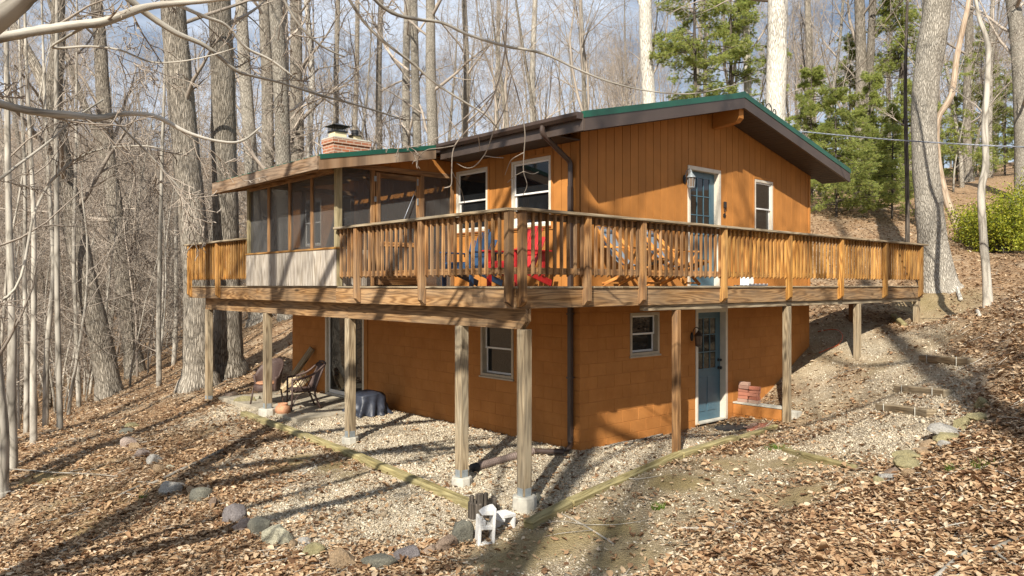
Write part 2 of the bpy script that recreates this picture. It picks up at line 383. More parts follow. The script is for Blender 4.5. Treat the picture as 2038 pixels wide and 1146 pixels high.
def rock_mat(name, a, b, moss=0.0):
    t = NT(name); p = t.obj(); n1 = t.noise(p, 7, 8, 0.7); n2 = t.noise(p, 45, 5, 0.7)
    c = t.ramp(n1, [(0.3, a), (0.7, b)]); c = t.mix(t.ramp(n2, [(.35, (.75, .75, .75)), (.65, (0, 0, 0))]), c, tuple(x * 0.45 for x in a))
    t.l(c, t.b.inputs['Base Color']); t.b.inputs['Roughness'].default_value = 0.9; t.bump(n2, 1.0, 0.03); return t.m
ROCKS = {'grey': ((0.17, 0.165, 0.17), (0.29, 0.27, 0.27)), 'green': ((0.135, 0.132, 0.105), (0.25, 0.24, 0.185)), 'tan': ((0.36, 0.24, 0.13), (0.52, 0.39, 0.25)),
         'pink': ((0.42, 0.32, 0.26), (0.58, 0.48, 0.41)), 'white': ((0.38, 0.355, 0.31), (0.55, 0.525, 0.47)), 'pale': ((0.40, 0.38, 0.27), (0.56, 0.53, 0.4)),
         'purple': ((0.17, 0.15, 0.15), (0.28, 0.25, 0.24)), 'brown': ((0.24, 0.17, 0.12), (0.36, 0.27, 0.2)), 'olive': ((0.29, 0.25, 0.12), (0.43, 0.375, 0.205))}
for k, (a, b) in ROCKS.items(): M['rock_' + k] = rock_mat('rock_' + k, a, b)
def bark_mat(name, dark, mid, light, vs=(3.4, 19, 1), bump=0.9, dist=0.03, lichen=0.0):
    t = NT(name); v, rnd = t.uv(vs)
    vo = t.n('TexVoronoi', feature='DISTANCE_TO_EDGE', Scale=1.1); nz = t.n('TexNoise', Scale=1.6, Detail=4.0); t.l(v, nz.inputs['Vector'])
    ad = t.n('Mix', data_type='VECTOR'); ad.inputs[0].default_value = 0.35; t.l(v, ad.inputs[4]); t.l(nz.outputs['Color'], ad.inputs[5])
    t.l(ad.outputs[1], vo.inputs['Vector'])
    n2 = t.noise(v, 5, 5, 0.7); h = t.math('ADD', t.math('MULTIPLY', t.ramp(vo.outputs['Distance'], [(0.0, (0, 0, 0)), (0.22, (1, 1, 1))]), 0.65), t.math('MULTIPLY', n2, 0.35))
    c = t.ramp(h, [(0.12, dark), (0.45, mid), (0.9, light)])
    p = t.obj(); big = t.noise(p, 0.7, 5, 0.6)
    c = t.mix(t.ramp(big, [(0.4, (0, 0, 0)), (0.7, (0.45, 0.45, 0.45))]), c, tuple(x * 1.25 for x in light))
    hv = t.n('HueSaturation'); t.l(c, hv.inputs['Color']); t.l(t.math('ADD', t.math('MULTIPLY', rnd, 0.4), 0.8), hv.inputs['Value'])
    t.l(hv.outputs[0], t.b.inputs['Base Color']); t.b.inputs['Roughness'].default_value = 0.95; t.b.inputs['Specular IOR Level'].default_value = 0.15
    t.bump(h, bump, dist); return t.m
M['bark'] = bark_mat('furrowed_bark', (0.055, 0.045, 0.034), (0.26, 0.226, 0.178), (0.38, 0.34, 0.28), (5.0, 22, 1), 1.0, .05)
M['bark_pale'] = bark_mat('pale_bark', (0.14, 0.12, 0.10), (0.46, 0.43, 0.37), (0.60, 0.57, 0.50), (5, 14, 1), 0.8, 0.03)
M['bark_oak'] = bark_mat('oak_bark', (0.07, 0.06, 0.048), (0.29, 0.26, 0.21), (0.42, 0.385, 0.325), (9, 24, 1), 0.9, 0.04)
M['bark_dark'] = bark_mat('dark_bark', (0.03, 0.026, 0.022), (0.075, 0.062, 0.05), (0.13, 0.11, 0.09), (2, 20, 1), 0.8, 0.02)
M['bark_smooth'] = bark_mat('smooth_bark', (0.12, 0.105, 0.085), (0.30, 0.275, 0.23), (0.41, 0.38, 0.325), (2.2, 6, 1), 0.35, 0.01)
M['beech'] = bark_mat('grey_beech_bark', (0.14, 0.125, 0.10), (0.35, 0.325, 0.275), (0.48, 0.45, 0.39), (1.6, 5, 1), 0.3, 0.008)
M['twig'] = plain('twig_bark', (0.31, 0.265, 0.218), 0.9, noise_amt=0.3, nscale=1.5, spec=0.2, var=0.5)
M['strip'] = bark_mat('stripped_orange_bark', (0.16, 0.11, 0.075), (0.31, 0.235, 0.165), (0.42, 0.335, 0.25), (2, 8, 1), 0.4, 0.02)
def leafy(name, cols, rough=0.8, trans=0.25):
    t = NT(name); g = t.n('NewGeometry'); c = t.ramp(g.outputs['Random Per Island'], cols)
    t.l(c, t.b.inputs['Base Color']); t.b.inputs['Roughness'].default_value = rough; t.b.inputs['Specular IOR Level'].default_value = 0.25
    if trans:
        tl = t.n('BsdfTranslucent'); t.l(c, tl.inputs[0]); ms = t.n('MixShader'); ms.inputs[0].default_value = trans
        t.l(t.b.outputs[0], ms.inputs[1]); t.l(tl.outputs[0], ms.inputs[2]); t.l(ms.outputs[0], t.out.inputs[0])
    return t.m
M['leaf'] = leafy('dead_leaves', [(0.0, (0.11, 0.055, 0.027)), (0.28, (0.27, 0.155, 0.08)), (0.58, (0.42, 0.28, 0.157)), (0.86, (0.53, 0.39, 0.245)), (1.0, (0.63, 0.52, 0.375))], 0.75, 0.1)
M['needle'] = leafy('pine_needles', [(0.0, (0.15, 0.20, 0.06)), (0.4, (0.32, 0.39, 0.10)), (0.85, (0.52, 0.55, 0.16)), (1.0, (0.5, 0.38, 0.17))], 0.6, 0.5)
M['bushleaf'] = leafy('bush_leaves', [(0.0, (0.09, 0.12, 0.012)), (0.5, (0.22, 0.245, 0.022)), (1.0, (0.4, 0.38, 0.04))], 0.5, 0.3)
M['pebble'] = leafy('gravel_stones', [(0.0, (0.25, 0.195, 0.13)), (0.35, (0.42, 0.35, 0.25)), (0.7, (0.55, 0.48, 0.355)), (1.0, (0.68, 0.615, 0.49))], 0.85, 0)
M['grass'] = leafy('grass_blades', [(0.0, (0.07, 0.13, 0.02)), (1.0, (0.2, 0.28, 0.05))], 0.6, 0.3)

# ------------------------------------------------------------------ terrain: thin-plate surface through points read off the photograph
ANCH = []
def aw(*pts): ANCH.extend(pts)
aw((0, -.0, -.12), (0, 2, -.12), (0, 4, -.12), (0, 6, -.12), (0, 8, -.12), (0, 9.9, -.05), (1, 0, -.13), (2, 0, -.14), (3.1, 0, -.13), (4.1, 0, -.11),
   (5.3, 0, .16), (6.2, 0, .58), (7.3, 0, 1.12), (8.6, 0, 1.6), (4.75, -.7, .14), (4.2, -1.15, -.06), (7.08, -1.13, .95), (5.7, -1.13, .42), (10.23, -1.13, 1.635), (8.6, -1.13, 1.4),
   (-2.2, -1.11, -.36), (-2.2, .18, -.29), (-2.2, 3.2, -.18), (-2.2, 6.45, -.13), (-2.2, 9.67, -.17), (-1.1, 1, -.19), (-1.1, 4, -.14), (-1.2, 7.5, -.12), (-1.1, -.5, -.22),
   (-2.65, -1.6, -.42), (.9, -1.3, -.14), (3.97, -1.15, -.08), (2, -.8, -.13),
   (3.5, 4, 0), (7.4, 5, 1.6), (7.4, 10.2, 2.2), (3.5, 10.4, 1.0), (0.2, 10.6, .12), (-2.0, 11, -.15))
for a in ((215, 783, 24), (365, 693, 30), (560, 640, 27), (120, 857, 16.5), (0, 957, 13), (60, 885, 15), (0, 1146, 9.2), (300, 1146, 8.4), (600, 1146, 8.1), (1019, 1146, 7.9),
          (1400, 1146, 7.3), (1700, 1146, 6.5), (2038, 1146, 5.7), (240, 885, 14.5), (460, 1030, 10.2), (700, 1000, 10.3), (700, 1110, 8.55), (880, 950, 10.9), (300, 830, 17.3),
          (1250, 1000, 9.6), (1550, 950, 10.0), (1550, 1050, 8.1), (1830, 925, 9.0), (1900, 800, 11.2), (1700, 860, 11.8), (1888, 718, 13.3), (1838, 780, 12.3), (1803, 818, 11.84),
          (2038, 900, 7.9), (2038, 700, 11.7), (2020, 600, 17), (1875, 583, 19), (1967, 610, 15.5), (2000, 480, 25), (1700, 420, 29), (1900, 400, 34), (1640, 440, 26), (1760, 470, 24)):
    ANCH.append(P(*a))
for (x, d, z) in ((-22, 24, -5), (-20, 14, -4.2), (-14, 10, -2.4), (-28, 40, -5.5), (-20, 40, -1.4), (-12, 45, 2.2), (-45, 45, 1), (-60, 60, 10), (-40, 75, 11), (-50, 95, 19), (-60, 120, 24), (-70, 40, 7), (-50, 20, -2),
                  (0, 50, 6.5), (0, 80, 10.5), (-20, 90, 13), (30, 50, 9.5), (20, 36, 6.8), (45, 40, 11), (60, 80, 16), (30, 100, 15.5), (0, 120, 16), (-90, 90, 24), (90, 60, 17), (60, 140, 20), (-20, 150, 22),
                  (-10, -5, -2.2), (0, -5, -1.1), (0, 2, -.5), (-5, 5, -1.0), (10, -5, 1.6), (20, 5, 4), (26, 20, 6), (0, -30, -4), (-30, -30, -8), (30, -30, 4), (-40, 0, -5), (60, 0, 9), (0, -90, -8), (-90, -60, -12), (90, -60, 8)):
    X, Y = cw(x, d); ANCH.append((X, Y, z))
ANCH = np.array(ANCH)
def _phi(r2): return np.where(r2 > 1e-12, 0.5 * r2 * np.log(r2 + 1e-20), 0.0)
_n = len(ANCH); _A = np.zeros((_n + 3, _n + 3)); _D = ((ANCH[:, None, :2] - ANCH[None, :, :2]) ** 2).sum(-1)
_A[:_n, :_n] = _phi(_D) + np.eye(_n) * 0.04
_A[:_n, _n] = 1; _A[:_n, _n + 1:] = ANCH[:, :2]; _A[_n:, :_n] = _A[:_n, _n:].T
_W = np.linalg.solve(_A, np.concatenate([ANCH[:, 2], [0, 0, 0]]))
def gz_arr(X, Y, rough=True):
    X = np.asarray(X, float).ravel(); Y = np.asarray(Y, float).ravel(); out = np.empty(len(X))
    for i in range(0, len(X), 20000):
        x, y = X[i:i + 20000], Y[i:i + 20000]
        r2 = (x[:, None] - ANCH[None, :, 0]) ** 2 + (y[:, None] - ANCH[None, :, 1]) ** 2
        out[i:i + 20000] = _phi(r2) @ _W[:_n] + _W[_n] + _W[_n + 1] * x + _W[_n + 2] * y
    if rough:                                          # small natural unevenness away from the level pad
        m = np.clip((np.maximum(np.abs(X - 1.5) / 4.6, np.abs(Y - 4) / 6.2) - 1) * 2, 0.12, 1)
        out += m * (0.035 * np.sin(X * 2.1 + 0.7 * np.sin(Y * 1.3)) * np.cos(Y * 1.7 + 0.6 * np.sin(X * 1.1)) + 0.02 * np.sin(X * 5.3 + Y * 3.1) * np.sin(Y * 4.7 - X * 2.2))
    return out
def gz(x, y): return float(gz_arr([x], [y])[0])
def gpix(px, py, lo=4.0, hi=70.0):
    """first ground point seen through a photo pixel"""
    ds = np.exp(np.linspace(math.log(lo), math.log(hi), 900))
    pts = np.array([P(px, py, d) for d in ds]); g = gz_arr(pts[:, 0], pts[:, 1])
    k = np.argmax(pts[:, 2] < g); return np.array((pts[k, 0], pts[k, 1], g[k]))
def axis(lo, hi, step, far_lo, far_hi, grow=1.18):
    a = list(np.arange(lo, hi + 1e-6, step)); s = step
    while a[-1] < far_hi: s *= grow; a.append(a[-1] + s)
    s = step
    while a[0] > far_lo: s *= grow; a.insert(0, a[0] - s)
    return np.array(a)
gx = axis(-9.5, 11.0, 0.13, -170, 200, 1.12); gy = axis(-8.5, 13.0, 0.13, -130, 200, 1.12)
GX, GY = np.meshgrid(gx, gy, indexing='ij'); GZ = gz_arr(GX, GY)
# zones (what lies on the soil): gravel, bare mossy dirt; the rest is leaf litter
def blobs(lst, X, Y):
    w_ = np.zeros(len(X))
    for (px, py, r, a) in lst:
        g = gpix(px, py); w_ = np.maximum(w_, a * np.clip(1.6 - 1.15 * np.sqrt((X - g[0]) ** 2 + (Y - g[1]) ** 2) / r, 0, 1))
    return w_
GRAV = [(640, 1000, 1.0, .9), (740, 980, 1.1, 1), (820, 1030, .9, .95), (700, 1050, .8, .95), (880, 1040, .6, .8), (590, 960, .7, .5), (480, 815, .8, .95), (440, 830, .9, .7), (560, 900, .8, .4),
        (1830, 850, .8, .9), (1760, 850, .9, .85), (1850, 790, .8, .85), (1800, 740, .8, .65), (1880, 750, .7, .6), (1720, 830, .9, .6), (1660, 880, .9, .6), (1760, 690, 1.0, .4), (1660, 760, 1.0, .35), (1840, 880, .6, .7)]
DIRT = [(1150, 1030, 1.3, 1.1), (1300, 1000, 1.4, 1.15), (1430, 960, 1.4, 1.1), (1550, 930, 1.3, 1), (1080, 1100, 1.0, 1.1), (1240, 1090, 1.0, 1.1), (1000, 1120, .6, .8), (1380, 1040, .8, .8), (1800, 700, 1.2, .8), (1780, 770, 1, .7), (1850, 680, 1.0, .6), (1650, 900, 1.1, .9), (1700, 880, 1.0, .8), (1600, 720, 1.3, .85), (1650, 800, 1.2, .7), (1730, 700, 1.0, .6), (1640, 690, 1.5, .9), (1870, 610, 1.0, .7), (1480, 860, 1.0, .8)]
MOSS = [(1110, 1075, .45, 1), (1210, 1060, .4, .9), (1150, 960, .35, .6), (1350, 960, .45, .9), (1440, 930, .5, .85), (1590, 920, .4, .9), (1020, 1110, .4, .8), (1240, 1110, .4, .8), (1560, 985, .5, .7), (700, 950, .28, .9), (660, 930, .25, .8), (560, 930, .3, .9), (590, 915, .25, .8), (200, 1000, .8, .6), (120, 1060, .7, .6), (60, 960, .6, .6),
        (340, 880, .4, .5), (540, 1120, .4, .7), (380, 860, .5, .5), (1870, 600, .9, .7), (1720, 740, .4, .6), (170, 930, .6, .5)]
def zones(X, Y):
    X = np.asarray(X).ravel(); Y = np.asarray(Y).ravel()
    e = 0.10 * np.sin(X * 7 + np.sin(Y * 5)) + 0.08 * np.sin(Y * 9 + X * 3)
    s1 = np.clip(np.minimum.reduce([(X + 2.56 + e * .3) / .12, (0.3 - X) / .12, (Y + 1.45) / .12, (8.6 - Y + e * 3) / .6]), 0, 1)
    s2 = np.clip(np.minimum.reduce([(X + 2.5) / .12, (3.0 - X + e * 3) / .9, (Y + 1.32 - 0.07 * X) / .12, (0.3 - Y) / .12]), 0, 1)
    nz = np.array([mnoise.noise((float(x) * 1.1, float(y) * 1.1, 0.0)) + 0.5 * mnoise.noise((float(x) * 3.3, float(y) * 3.3, 4.0)) for x, y in zip(X, Y)])
    near = (np.abs(X) < 25) & (np.abs(Y) < 25)
    grav = np.maximum.reduce([s1, s2, np.clip(blobs(GRAV, X, Y) + 0.35 * nz, 0, 1) * near]); pad = np.maximum(s1, s2)
    dirt = np.clip(blobs(DIRT, X, Y) + 0.35 * nz, 0, 1) * (1 - pad); moss = np.clip(blobs(MOSS, X, Y) * (0.75 + 1.3 * nz), 0, 1) * (1 - pad)
    return grav, dirt, moss
def ground_mat():
    t = NT('forest_floor'); at = t.n('VertexColor', layer_name='zone'); sp = t.n('SeparateColor'); t.l(at.outputs[0], sp.inputs[0])
    p = t.obj(); n1 = t.noise(p, 9, 8, 0.75); n2 = t.noise(p, 55, 6, 0.7); n3 = t.noise(p, 1.2, 6, 0.6)
    vo = t.n('TexVoronoi', Scale=15.0, Randomness=1.0); t.l(p, vo.inputs['Vector'])
    leaf = t.mix(0.5, t.ramp(vo.outputs['Color'], [(0.15, (0.13, 0.07, 0.036)), (0.45, (0.28, 0.17, 0.09)), (0.7, (0.40, 0.275, 0.16)), (0.9, (0.5, 0.385, 0.26))]), t.ramp(n1, [(0.3, (0.15, 0.09, 0.05)), (0.7, (0.38, 0.26, 0.155))]))
    vg = t.n('TexVoronoi', Scale=42.0); t.l(p, vg.inputs['Vector'])
    sg = t.n('SeparateColor'); t.l(vg.outputs['Color'], sg.inputs[0])
    grav = t.ramp(sg.outputs[0], [(0.0, (0.25, 0.20, 0.14)), (0.4, (0.44, 0.375, 0.275)), (0.8, (0.58, 0.51, 0.39)), (1.0, (0.70, 0.64, 0.52))])
    dirt = t.ramp(n1, [(0.25, (0.19, 0.14, 0.085)), (0.55, (0.36, 0.29, 0.185)), (0.8, (0.50, 0.43, 0.305))])
    moss = t.ramp(n2, [(0.3, (0.15, 0.105, 0.03)), (0.7, (0.28, 0.215, 0.07))])
    c = t.mix(sp.outputs[1], leaf, dirt); c = t.mix(sp.outputs[0], c, grav); c = t.mix(t.math('MULTIPLY', sp.outputs[2], 0.65), c, moss)
    t.l(c, t.b.inputs['Base Color']); t.b.inputs['Roughness'].default_value = 0.95; t.b.inputs['Specular IOR Level'].default_value = 0.15
    h = t.math('ADD', n2, t.math('MULTIPLY', vg.outputs['Distance'], -1.4)); t.bump(h, 0.8, 0.02); return t.m
M['ground'] = ground_mat()
nxg, nyg = len(gx), len(gy)
gv = np.stack([GX.ravel(), GY.ravel(), GZ], 1)
I = np.arange(nxg * nyg).reshape(nxg, nyg)
gf = np.stack([I[:-1, :-1].ravel(), I[1:, :-1].ravel(), I[1:, 1:].ravel(), I[:-1, 1:].ravel()], 1)
gme = bpy.data.meshes.new('ground'); gme.from_pydata(gv.tolist(), [], gf.tolist())
gme.polygons.foreach_set('use_smooth', np.ones(len(gf), bool))
zc_ = gme.color_attributes.new('zone', 'FLOAT_COLOR', 'POINT')
zg, zd, zm = zones(GX, GY)
zc_.data.foreach_set('color', np.stack([zg, zd, zm, np.ones_like(zg)], 1).astype(np.float32).ravel())
ground = structure(link('ground', gme, M['ground']))

# ------------------------------------------------------------------ leaf litter, gravel (uncountable)
def quads_mesh(name, V, mat, nq):
    """V: (n, nq*4, 3) -> loose quads; consecutive quads of one piece share no verts but stay close"""
    me = bpy.data.meshes.new(name); n = V.shape[0] * nq
    me.vertices.add(n * 4); me.vertices.foreach_set('co', V.astype(np.float32).ravel())
    me.loops.add(n * 4); me.loops.foreach_set('vertex_index', np.arange(n * 4, dtype=np.int32))
    me.polygons.add(n); me.polygons.foreach_set('loop_start', np.arange(0, n * 4, 4, dtype=np.int32))
    me.materials.append(mat); me.update(calc_edges=True); me.validate(); return me
def poly_mesh(name, V, Fc, mat, smooth=False):
    """V: (n, k, 3) copies of a k-vertex piece with faces Fc (equal sized)"""
    n, k, _ = V.shape; Fc = np.array(Fc, np.int32); fs = Fc.shape[1]
    me = bpy.data.meshes.new(name); me.vertices.add(n * k); me.vertices.foreach_set('co', V.astype(np.float32).ravel())
    L = (Fc[None] + (np.arange(n) * k)[:, None, None]).ravel().astype(np.int32)
    me.loops.add(len(L)); me.loops.foreach_set('vertex_index', L)
    nf = n * len(Fc); me.polygons.add(nf); me.polygons.foreach_set('loop_start', np.arange(0, nf * fs, fs, dtype=np.int32))
    if smooth: me.polygons.foreach_set('use_smooth', np.ones(nf, bool))
    me.materials.append(mat); me.update(calc_edges=True); return me
def scatter_xy(n, d0, d1, spread, power):
    u = rng.random(n); d = (d0 ** (1 - power) + u * (d1 ** (1 - power) - d0 ** (1 - power))) ** (1 / (1 - power)) if power != 1 else d0 * (d1 / d0) ** u
    t = (rng.random(n) * 2 - 1) * spread; X, Y = cw(t * d, d); return X, Y, d
def rot_rand(n, tilt):
    a = rng.random(n) * 2 * math.pi; tx = rng.normal(0, tilt, n); ty = rng.normal(0, tilt, n)
    ca, sa = np.cos(a), np.sin(a)
    ex = np.stack([ca, sa, np.sin(tx)], 1); ey = np.stack([-sa, ca, np.sin(ty)], 1); ez = np.cross(ex, ey)
    return ex, ey, ez / np.linalg.norm(ez, axis=1, keepdims=True)
def inside_house(X, Y): return ((X > -0.02) & (X < 7.35) & (Y > -0.02) & (Y < 10))
def make_leaves(n, d0, d1, size, power, name):
    X, Y, d = scatter_xy(n, d0, d1, 0.86, power)
    g, dd, mm = zones(X, Y); keep = rng.random(n) < np.clip(1.06 - 0.95 * g - 0.93 * dd - 0.5 * mm, 0.05, 1)
    keep &= ~inside_house(X, Y); X, Y = X[keep], Y[keep]; n = len(X)
    Z = gz_arr(X, Y) + np.abs(rng.normal(0, 0.018, n)) + 0.008
    ex, ey, ez = rot_rand(n, 0.24); L = size * np.clip(np.exp(rng.normal(0, .42, n)), .35, 2.0); Wd = L * (0.3 + 0.36 * rng.random(n)); cu = rng.normal(0.12, 0.3, n) * Wd
    o = np.stack([X, Y, Z], 1)[:, None, :]
    def pt(u, v, h): return o + (u * L)[:, None, None] * ex[:, None] + (v * Wd)[:, None, None] * ey[:, None] + (h)[:, None, None] * ez[:, None]
    z0 = np.zeros(n)
    V = np.concatenate([pt(-.5, 0, z0), pt(-.12, -.5, cu), pt(.5, 0, z0 + .25 * cu), pt(-.05, .5, cu), pt(.25, -.38, cu), pt(.25, .38, cu)], 1)
    Fc = [(0, 1, 4), (0, 4, 2), (0, 2, 5), (0, 5, 3)]
    return stuff(tag(link(name, poly_mesh(name, V, Fc, M['leaf'])), 'layer of dry brown and tan fallen leaves covering the forest floor', 'leaf litter'))
make_leaves(340000, 4.8, 34.0, 0.057, 1.5, 'leaf_litter')
def make_pebbles(n):
    base = np.array([(1, 0, 0), (-1, 0, 0), (0, 1, 0), (0, -1, 0), (0, 0, 1), (0, 0, -1)], float)
    Fc = [(0, 2, 4), (2, 1, 4), (1, 3, 4), (3, 0, 4), (2, 0, 5), (1, 2, 5), (3, 1, 5), (0, 3, 5)]
    X, Y, d = scatter_xy(n, 6.0, 20.0, 0.6, 0.9)
    g, dd, mm = zones(X, Y); keep = (rng.random(n) < np.clip(1.0 * g + 0.24 * dd - 0.5 * mm + .004, 0, 1)) & ~inside_house(X, Y)
    keep &= ~((X > -2.12) & (Y > 5.35) & (Y < 9.4) & (X < .1))
    X, Y = X[keep], Y[keep]; n = len(X)
    r = 0.0098 * np.exp(rng.normal(0, 0.38, n)); ex, ey, ez = rot_rand(n, 0.6)
    sc = r[:, None] * np.stack([0.8 + .7 * rng.random(n), 0.7 + .5 * rng.random(n), 0.5 + .35 * rng.random(n)], 1)
    J = base[None] * (1 + 0.25 * rng.standard_normal((n, 6, 1))) + 0.28 * rng.standard_normal((n, 6, 3))
    V = (J[..., 0:1] * sc[:, 0][:, None, None] * ex[:, None] + J[..., 1:2] * sc[:, 1][:, None, None] * ey[:, None] + J[..., 2:3] * sc[:, 2][:, None, None] * ez[:, None])
    V += np.stack([X, Y, gz_arr(X, Y) + 0.3 * r + 0.006 * rng.random(n)], 1)[:, None]
    return stuff(tag(link('gravel', poly_mesh('gravel', V, Fc, M['pebble'])), 'pale crushed stone gravel around the posts and beyond the timbers', 'gravel'))
make_pebbles(230000)

# ================================================================== HOUSE
HW, HL = 7.30, 9.95                                  # gable width (X) and length (Y)
ZB = 2.235                                           # top of the block basement
DZ = 2.445                                           # deck surface
def gab(u, n, z): return (u, -n, z)                  # gable wall frame: u along X, n outward (-Y)
def sid(u, n, z): return (-n, u, z)                  # side wall frame: u along Y, n outward (-X)
def fbox(name, fr, u0, u1, n0, n1, z0, z1, mat, parent, grain=None, ch=0.003):
    a, b = fr(u0, n0, z0), fr(u1, n1, z1)
    g = None if grain is None else ({'z': 2, 'u': 0 if fr is gab else 1}[grain])
    return box(name, a, b, mat, parent, g, ch)
def subtract(rects, hole):
    out = []
    for (a0, a1, b0, b1) in rects:
        h0, h1, g0, g1 = hole
        if h1 <= a0 or h0 >= a1 or g1 <= b0 or g0 >= b1: out.append((a0, a1, b0, b1)); continue
        if g0 > b0: out.append((a0, a1, b0, g0))
        if g1 < b1: out.append((a0, a1, g1, b1))
        lo, hi = max(b0, g0), min(b1, g1)
        if h0 > a0: out.append((a0, h0, lo, hi))
        if h1 < a1: out.append((h1, a1, lo, hi))
    return [r for r in out if r[1] - r[0] > 0.012 and r[3] - r[2] > 0.012]
house = thing('house', 'orange cabin with block basement, vertical siding and green metal roof', 'house', (3.65, 4.97, -.3))
# openings: (u0, u1, z0, z1)
OPB_G = [(1.21, 1.99, 1.28, 2.0), (3.06, 4.09, -.3, 2.03)]               # basement gable: window, door
OPB_S = [(1.556, 2.436, .85, 1.86), (6.457, 8.21, -.3, 2.06)]            # basement side: window, sliding door
OPU_G = [(2.82, 3.86, 2.2, 4.63), (5.05, 5.75, 3.43, 4.58)]
OPU_S = [(.64, 1.60, 3.43, 4.57), (2.24, 3.15, 3.43, 4.57), (7.0, 7.78, 3.4, 4.55), (8.41, 9.34, 3.4, 4.55)]
basement = None
def wall_core(name, fr, rect, holes, mat, t0=-.24, t1=-.004):
    mb = MB(); rs = [rect]
    for h in holes: rs = subtract(rs, h)
    for (a0, a1, b0, b1) in rs:
        a, b = fr(a0, t0, b0), fr(a1, t1, b1); mb.add(*box_geo(np.minimum(a, b), np.maximum(a, b)))
    return mb.build(name, mat, house)
core_g = wall_core('basement_wall', gab, (0.012, HW - .012, -.6, ZB), OPB_G, M['mortar'])
core_s = wall_core('basement_wall', sid, (0.25, HL - .012, -.6, ZB), OPB_S, M['mortar'])
upper_g = wall_core('gable_wall', gab, (.02, HW - .02, ZB + .01, 4.7), OPU_G, M['groove'], -.24, -.012)
upper_s = wall_core('side_wall', sid, (.25, HL - .02, ZB + .01, 4.9), OPU_S, M['groove'], -.24, -.012)
box('back_wall', (HW - .24, .25, -.3), (HW - .005, HL - .25, 4.9), M['siding'], house, 2)
box('end_wall', (.26, HL - .24, -.3), (HW - .26, HL - .014, 4.9), M['siding'], house, 2)
# blocks, each with recessed joints
CH, BL, J = .2032, .4064, .005
blocks = []
for fr, core, L, holes, par in ((gab, core_g, HW, OPB_G, 0), (sid, core_s, HL, OPB_S, 1)):
    for k in range(-1, 11):
        z0, z1 = k * CH, min((k + 1) * CH, ZB); off = 0 if (k + par) % 2 == 0 else BL / 2
        u = -off
        while u < L - .01:
            a0, a1 = max(u, 0), min(u + BL, L); u += BL
            rs = [(a0, a1, z0, z1)]
            for h in holes: rs = subtract(rs, h)
            for r in rs:
                if r[1] - r[0] < .03: continue
                p = fr((r[0] + r[1]) / 2, 0, (r[2] + r[3]) / 2)
                dist = math.hypot(p[0] - CAMX, p[1] - CAMY); tt = ((p[0] - CAMX) * SS - (p[1] - CAMY) * CC)
                vis = p[2] > gz(p[0] - (0.1 if fr is sid else 0), p[1] - (.1 if fr is gab else 0)) - .12
                blocks.append((dist - (100 if vis else 0), fr, core, r, a0 <= 0.001))
blocks.sort(key=lambda b: b[0])
cache = {}; rest = {}
for i, (dd_, fr, core, r, corner) in enumerate(blocks):
    w_, h_ = r[1] - r[0] - 2 * J * .5, r[3] - r[2] - J
    jn = 0.0
    if i < 300:
        key = (fr is gab, round(w_, 3), round(h_, 3))
        if key not in cache:
            a, b = fr(-w_ / 2, -.09, -h_ / 2), fr(w_ / 2, 0, h_ / 2); mb = MB()
            mb.add(*box_geo(np.minimum(a, b), np.maximum(a, b), None, .004)); cache[key] = mb.mesh('block'); cache[key].materials.append(M['block'])
        o = link('block', cache[key], None, core); c = fr((r[0] + r[1]) / 2, rng.normal(0, .0012), (r[2] + r[3]) / 2); o.location = c
    else:
        mb = rest.setdefault(core.name, (core, MB()))[1]
        a, b = fr(r[0] + J / 2, -.09, r[2] + J / 2), fr(r[1] - J / 2, 0, r[3] - J / 2); mb.add(*box_geo(np.minimum(a, b), np.maximum(a, b), None, .004))
for core, mb in rest.values(): stuff(mb.build('far_blocks', M['block'], core))
# roof geometry
RX, RZ, SL = 3.65, 5.948, 0.23
OY0, OY1, EX0, EX1 = -.625, HL + .5, -.58, 7.86
def rz(x): return RZ - SL * abs(x - RX)
# siding boards with grooves
BW = .2032
def siding(fr, L, holes, top, parent, z0=ZB + .004):
    u = 0
    while u < L - .01:
        a0, a1 = u, min(u + BW, L); u += BW
        rs = [(a0, a1, z0, 99)]
        for h in holes: rs = subtract(rs, h)
        for r in rs:
            e = .0055; b0, b1 = r[0] + e, r[1] - e
            if b1 - b0 < .01: continue
            t0, t1 = (top(b0), top(b1)) if r[3] == 99 else (r[3], r[3])
            if fr is gab and b0 < RX < b1 and r[3] == 99: t0 = t1 = min(t0, t1)
            pts = [fr(x, n, z) for n in (-.02, 0) for (x, z) in ((b0, r[2]), (b1, r[2]), (b1, t1), (b0, t0))]
            sgn = [(3, 2, 1, 0), (4, 5, 6, 7), (0, 1, 5, 4), (1, 2, 6, 5), (2, 3, 7, 6), (3, 0, 4, 7)]
            if fr is sid: sgn = [q[::-1] for q in sgn]
            of = rng.random(2) * 20
            UV = [[(pts[i][2] + of[0], (pts[i][0] + pts[i][1]) + of[1]) for i in q] for q in sgn]
            mb = MB(); mb.add(pts, sgn, UV); mb.build('board', M['siding'], parent)
mb = MB(); V = [(x, y, z) for y in (.012, .2) for (x, z) in ((.02, 4.701), (HW - .02, 4.701), (HW - .02, rz(HW) - .2), (RX, RZ - .2), (.02, rz(0) - .2))]
mb.add(V, [(0, 1, 2, 3, 4), (9, 8, 7, 6, 5)] + [(i, 5 + i, 5 + (i + 1) % 5, (i + 1) % 5) for i in range(5)]); mb.build('gable_top', M['groove'], house)
siding(gab, HW, OPU_G, lambda x: rz(x) - .16, upper_g)
siding(sid, HL, OPU_S, lambda y: rz(0) - .16, upper_s)
for fr, sx in ((gab, 0), (sid, 0)): pass
fbox('corner_board', gab, -.016, .06, .002, .018, ZB, 4.98, M['siding'], house, 'z')
fbox('corner_board', sid, -.018, .06, .002, .016, ZB, 4.98, M['siding'], house, 'z')
